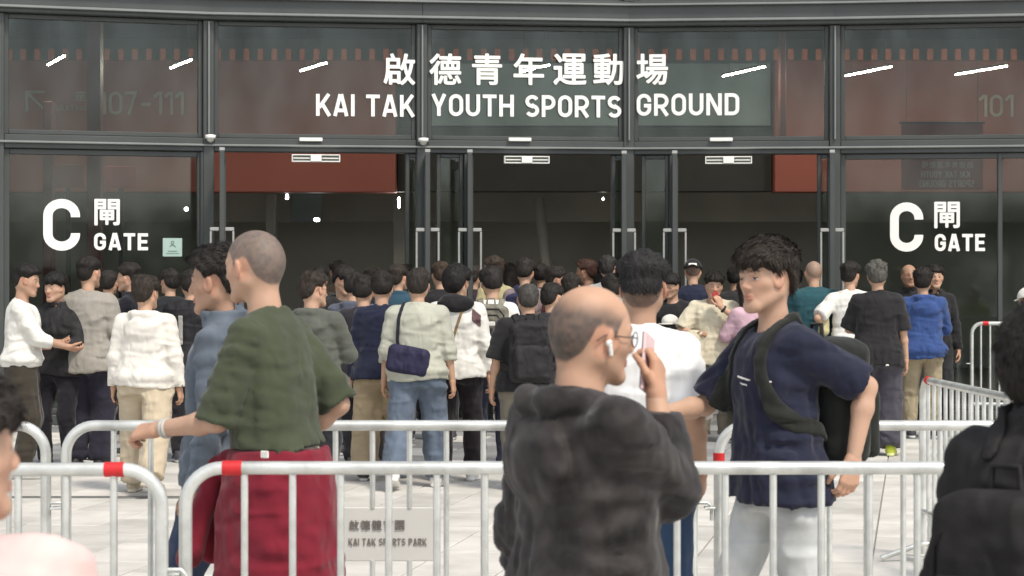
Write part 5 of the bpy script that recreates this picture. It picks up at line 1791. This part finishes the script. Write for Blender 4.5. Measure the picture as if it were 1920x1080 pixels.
for kk, px_, yt, ss, lb, hd_, cc in DIM:
    person("dim_" + kk, lb, px_, yt, ss, hd_, top=dict(col=cc, sleeve="long" if kk in "adgk" else "short"), bottom=dict(col=DARKG), head=(hd_ * 1.5, 3), skin=T2, near=-1, hair=dict(long=.10, top=.03, side=.02) if kk in "cfh" else None)

# ---- right of the middle doorway
person("happy_back", "man in a black cap and navy tee with white script across the back", 1300, 488, 174, -4, top=dict(col=K(44, 48, 66), loose=.034, sl_len=.95), bottom=dict(col=DARKG), hair=dict(none=1, col=(.02, .018, .016), stubble=.8))
cap("happy_back", BLK, True, WHT)
r_, s_ = rest_of("happy_back")
cu = bpy.data.curves.new("script", 'FONT'); cu.body = "Happy"; cu.size = .13; cu.shear = .35; cu.align_x = 'CENTER'; cu.offset = .002; cu.extrude = .002
tmp = bpy.data.objects.new("script", cu); COL.objects.link(tmp); bpy.context.view_layer.update()
me = bpy.data.meshes.new_from_object(tmp.evaluated_get(bpy.context.evaluated_depsgraph_get())); bpy.data.objects.remove(tmp)
me.materials.append(cloth(WHT))
o_ = link("back_print", me, r_, (0, -.185, 1.26)); o_.rotation_euler = (math.pi / 2, 0, 0)
decal("happy_back", "print_line", [(0.02, 1.20, .12, .006, 0)], WHT, False, .006, .006)
person("cap_hand", "person in black holding a white cap left of the phone man", 1258, 512, 184, 150, arms=("front", "front"), top=dict(col=BLK, sleeve="push"), bottom=dict(col=DARKG), hair=dict(fringe=.03))
e_, s_, t_, n_ = worn("cap_hand", "cap", "white cap in the hands of the person in black behind the white tee man", "cap")
sdf_part("crown", lambda P: np.maximum(ell(P, (-.13, .32, 1.18), (.085, .09, .07)), 1.15 - P[:, 2]), (-.24, .2, 1.12), (-.02, .44, 1.28), .008, cloth(WHT), e_)
sdf_part("peak", lambda P: np.maximum(ell(P, (-.13, .42, 1.16), (.075, .08, .05)), np.abs(P[:, 2] - 1.155) - .006), (-.24, .3, 1.12), (-.02, .52, 1.2), .007, cloth(WHT), e_)
person("phone_man", "man in a cream tee facing the camera with a red phone at his chin", 1338, 512, 190, 176, H=1.665, near=1, w=1.05, head=(6, 8),
       arms=(dict(to=(-.06, .24, 1.33), hint=(-1, -.1, -.7), n=(.5, -.8, .1), t=(.6, .4, .5), d=(.3, .05, .95), curl=1.1), dict(to=(.17, .24, 1.06), hint=(1, -.6, -.4), n=(-.3, 0, .9), t=(-.3, .6, .4), curl=.9)),
       top=dict(col=K(226, 216, 190), loose=.040, hem=.80, sl_len=.95, wr=.014), bottom=dict(col=K(128, 122, 106), loose=.03), shoes=WS, hair=dict(top=.034, side=.008, quiff=.3, fringe=.012))
watch("phone_man", -1)
phone_at("phone_man", "red phone held at the chin of the man in the cream tee", -1, (.35, .03, .03))
e_, s_, t_, n_ = worn("phone_man", "carried_jacket", "cream jacket hanging over the forearm of the man with the red phone", "jacket")
def cj(P):
    d = smin(ell(P, (.20, .26, 1.03), (.12, .09, .08)), ell(P, (.17, .27, .84), (.08, .055, .22)), .05)
    return d + .03 * vnoise(np.stack([P[:, 0] * 20, P[:, 1] * 14, P[:, 2] * 5], 1)) + .01 * vnoise(P * 30.)
sdf_part("folded_cloth", cj, (.02, .12, .58), (.36, .40, 1.14), .010, cloth(K(222, 212, 184)), e_)
person("pink_top", "woman in a pink top half hidden behind the navy tee man", 1402, 520, 192, 30, H=1.60, w=.9, arms=("front", "front"), top=dict(col=K(214, 178, 190), sleeve="long", loose=.026, hem=.86), bottom=dict(col=BLK), hair=dict(long=.10, top=.03, side=.02))
decal("pink_top", "zigzag_band", [(-.12 + i * .03, .90, .008, .03, (1 if i % 2 else -1) * .8) for i in range(9)], K(214, 186, 40), False, .006, .006)
person("teal_tee", "broad man with cropped grey hair in a teal tee facing the third doorway", 1527, 489, 186, 0, w=1.12, top=dict(col=K(52, 92, 100), loose=.036, sl_len=.95, belly=.02), bottom=dict(col=DARKG), hair=dict(stubble=.55, none=1, col=(.10, .095, .085)), arms=("front", "front"))
person("white_tee_bag", "man in a white tee carrying a beige bag by the right door handle", 1597, 491, 188, -6, head=(-30, 0), arms=(dict(to=(-.26, .10, 1.10), hint=(-.6, -1, 0)), "front"), top=dict(col=WHT, loose=.03, sl_len=.9, wr=.013), bottom=dict(col=K(58, 58, 60), loose=.03), hair=dict(side=.008, top=.034))
e_, s_, t_, n_ = worn("white_tee_bag", "shoulder_bag", "beige cloth bag at the left elbow of the white tee man by the door", "bag", "shoulder bags in the crowd")
sdf_part("bag_body", lambda P: rbox(P, (-.27, .02, 1.16), (.055, .10, .13), .05) + .02 * vnoise(P * 13.), (-.40, -.14, .98), (-.15, .18, 1.34), .011, cloth(K(206, 194, 150)), e_)
person("black_tee_right", "grey curly-haired man in a black tee and grey trousers with lime shoes", 1645, 488, 206, -4, near=1, w=1.04, arms=("front", "hang"), feet=((-.12, .02, 0, 10), (.12, -.02, 0, -10)),
       top=dict(col=BLK, loose=.038, sl_len=.98, hem=.80, wr=.014), bottom=dict(col=K(78, 76, 84), loose=.04, wide=.045, wr=.015), shoes=((.42, .47, .05), (.6, .62, .3)), hair=dict(col=(.085, .08, .07), noise=.012, top=.028, side=.016))
decal("black_tee_right", "hip_label", [(.07, .815, .014, .022, 0)], WHT, False, .012, .005)
person("blue_jacket", "man in a bright blue hooded jacket and khaki trousers under the right gate sign", 1731, 503, 186, -5, near=1, head=(-10, 0), arms=("front", "front"), feet=((-.12, .02, 0, 6), (.12, .0, 0, -8)),
       top=dict(col=K(64, 88, 142), sleeve="long", hood=.9, loose=.036, hem=.82, band=1, name="jacket", wr=.012), bottom=dict(col=K(178, 164, 136), loose=.02), hair=dict(top=.036, side=.016))
person("brown_man", "brown-faced balding man in a black jacket beside the blue jacket", 1704, 496, 178, 150, head=(30, 0), top=dict(col=BLK, sleeve="long", collar=.024), bottom=dict(col=DARKG), skin=T3, hair=dict(stubble=.7, bald=1, none=1, col=(.03, .025, .02)), arms=("front", "front"))
person("peeking_man", "man in a black jacket peeking out right of the blue jacket's head", 1752, 496, 176, 170, head=(10, 0), top=dict(col=BLK, sleeve="long", collar=.024), bottom=dict(col=DARKG), hair=dict(fringe=.02))
person("white_cap", "person in a white cap and yellow vest at the right edge by the barrier", 1930, 545, 196, 30, H=1.52, top=dict(col=K(196, 206, 60), sleeve="none", loose=.03, name="vest"), bottom=dict(col=DARKG), hair=dict(top=.012, side=.012))
cap("white_cap", WHT)

# ---- between the barrier rows
person("denim_jacket", "man in a pale blue denim jacket in profile behind the olive-topped man", 408, 460, 505, 78, near=2, head=(4, 4), w=.92, arms=("hang", "hang"), feet=WALKA,
       top=dict(col=K(116, 126, 138, .62), sleeve="long", collar=.032, fab="denim", loose=.020, hem=.84, name="jacket", wr=.012), bottom=dict(col=K(60, 72, 96), fab="denim", loose=.02), hair=dict(top=.03, side=.008), skin=T2)
person("olive_tee", "man in an olive top walking left, burgundy sweater tied round his waist", 473, 430, 560, 68, near=2, lean=.08, w=.91, fat=1.06, head=(-6, 6), feet=WALKB,
       arms=(dict(to=(-.15, .40, 1.11), hint=(-.3, -.6, -1), n=(.5, .0, -.8), t=(0.3, .5, .5), curl=.9), dict(to=(.19, .10, 1.03), hint=(.1, -1, -.2))),
       top=dict(col=K(78, 84, 66), loose=.018, sleeve="short", sl_len=1.02, hem=1.01, belly=.03, wr=.012), bottom=dict(col=K(200, 190, 170), loose=.004, wr=.003), shoes=BS, skin=T1,
       hair=dict(stubble=.86, none=1, col=(.085, .082, .078)))
watch("olive_tee", -1, (.45, .44, .40), .0285, .012)
r_, s_ = rest_of("olive_tee")
def tied(P):
    st = [(1.06, .170, .150, 0, .02), (.98, .192, .182, 0, .02), (.85, .200, .200, 0, .02), (.62, .200, .210, 0, .015), (.45, .19, .19, 0, .01)]
    d = loft(P, st, 2.2)
    d = np.maximum(d, P[:, 2] - 1.05)
    a = np.arctan2(P[:, 0], -(P[:, 1]) + 1e-6)
    hem = .50 + .04 * np.sin(a * 3)
    d = np.maximum(d, hem - P[:, 2])
    fold = vnoise(np.stack([P[:, 0] * 14 + 3, P[:, 1] * 14, P[:, 2] * 2.4], 1))
    d = d + .034 * fold * sstep(1.05, .8, P[:, 2]) + .012 * vnoise(P * 22.)
    kn = ell(P, (0.0, .20, 1.0), (.06, .05, .045))
    for x in (-1, 1):
        kn = smin(kn, rc(P, (x * .02, .25, .98), (x * .07, .33, .68), .035, .045), .02)
    return smin(d, kn + .01 * vnoise(P * 20.), .03)
sdf_part("tied_sweater", tied, (-.32, -.34, .42), (.32, .42, 1.1), .009, cloth(K(138, 40, 56, .72)), r_)
m = MB(); m.box(-.016, .016, -.004, .004, -.012, .012, .003); m.build("garment_label", cloth(WHT), r_, (-.215, -.04, 1.045), math.radians(80))
person("white_tee", "man with a high fade and white tee seen from behind, past the bald man", 1206, 474, 505, -10, near=2, w=.90, arms=("hang", dict(to=(.215, .02, .90), hint=(.15, -1, 0))), feet=WALKA,
       top=dict(col=(.82, .81, .79), loose=.026, sl_len=.92, wr=.012), bottom=dict(col=K(56, 76, 104), fab="denim", loose=.02), hair=dict(top=.032, side=.008, noise=.005, stubble=.75, fade=.055, col=(.022, .02, .02)), skin=T2)
person("navy_tee", "young man in a navy tee striding left with a black backpack", 1434, 449, 535, 114, near=2, head=(14, 2), lean=.03, w=.84, feet=WALKB,
       arms=(dict(to=(-.22, -.16, 1.0), hint=(-.2, -1, .1)), dict(to=(.16, .40, 1.14), hint=(.6, -.8, -.4), n=(-.6, 0, -.6))),
       top=dict(col=K(44, 46, 64), loose=.026, sl_len=.92, wr=.013, hem=.84), bottom=dict(col=K(206, 208, 206), fab="denim", loose=.012, wr=.006), shoes=WS, hair=dict(top=.036, side=.016, fringe=.034, noise=.005, lock=.036), skin=T1)
for q_ in ((-.02, 1.27, .035, .0035, .15), (-.02, 1.25, .022, .003, .15), (-.11, 1.265, .02, .003, .2)): decal("navy_tee", "chest_print", [q_], WHT, True, .004, .0035)
backpack("navy_tee", "black backpack on the man in the navy tee, sticking out behind him", K(44, 46, 42), w=.32, h=.46, dp=.18, z=1.18, fab="cotton")

# ---- on this side of the front barriers
person("bald_man", "balding man in a dark hooded jacket holding a phone to his face", 1112, 539, 810, -58, near=2, w=.95, fat=1.08, head=(-10, 6), arms=("hang", dict(to=(-.01, .215, 1.335), hint=(.35, .0, -1), n=(-.8, -.5, .1), t=(-.2, -.3, .8), d=(-.25, .25, .95), curl=1.0)),
       top=dict(col=K(56, 52, 51), sleeve="long", cuff=1, hood=1.15, loose=.030, hem=.80, wr=.014, fab="camo", name="jacket", sr=.008, belly=.02), bottom=dict(col=K(54, 70, 96), fab="denim", loose=.02), shoes=ALLB, skin=(.50, .30, .20),
       hair=dict(stubble=.92, bald=1, none=1, col=(.05, .048, .046)))
glasses("bald_man", (.05, .04, .035))
phone_at("bald_man", "pale pink phone held up to the balding man's mouth", 1, (.75, .55, .55))
r_, s_ = rest_of("bald_man")
e_, s_, t_, n_ = worn("bald_man", "earbud", "white wireless earbud in the balding man's ear", "earbud")
kh = .5 + .5 * s_.k
pp = [np.asarray(s_.R) @ (np.array(q) * kh) + s_.Hc for q in ((.086, .004, -.004), (.092, .006, -.008), (.090, .014, -.034))]
m = MB(); m.tube([pp[0], pp[1]], [.008, .0075], 10); m.build("bud", WHITE, e_)
m = MB(); m.tube([pp[1], pp[2]], [.005, .0045], 8); m.build("stem", WHITE, e_)
person("right_edge", "person with black hair and a black backpack cut off by the right edge", 1976, 578, 900, -42, near=2, w=.9, arms=("hang", "hang"), top=dict(col=K(48, 46, 46), sleeve="long", loose=.04, fab="shell", name="jacket", collar=.03, neck=.058), bottom=dict(col=DARKG), hair=dict(top=.036, side=.026, nape=.02), skin=T1)
backpack("right_edge", "black backpack on the person cut off by the right edge", K(44, 42, 42), w=.30, h=.46, dp=.10, z=1.09)
person("left_edge", "black-haired person in a pale pink top cut off by the left edge", -92, 700, 1250, -20, near=2, head=(-32, 0), w=.98, arms=("hang", "hang"), top=dict(col=K(238, 206, 200, .85), loose=.05, sl_len=.95, sr=.02), bottom=dict(col=DARKG), hair=dict(fringe=.04, top=.03, side=.022, nape=.015), skin=T1)
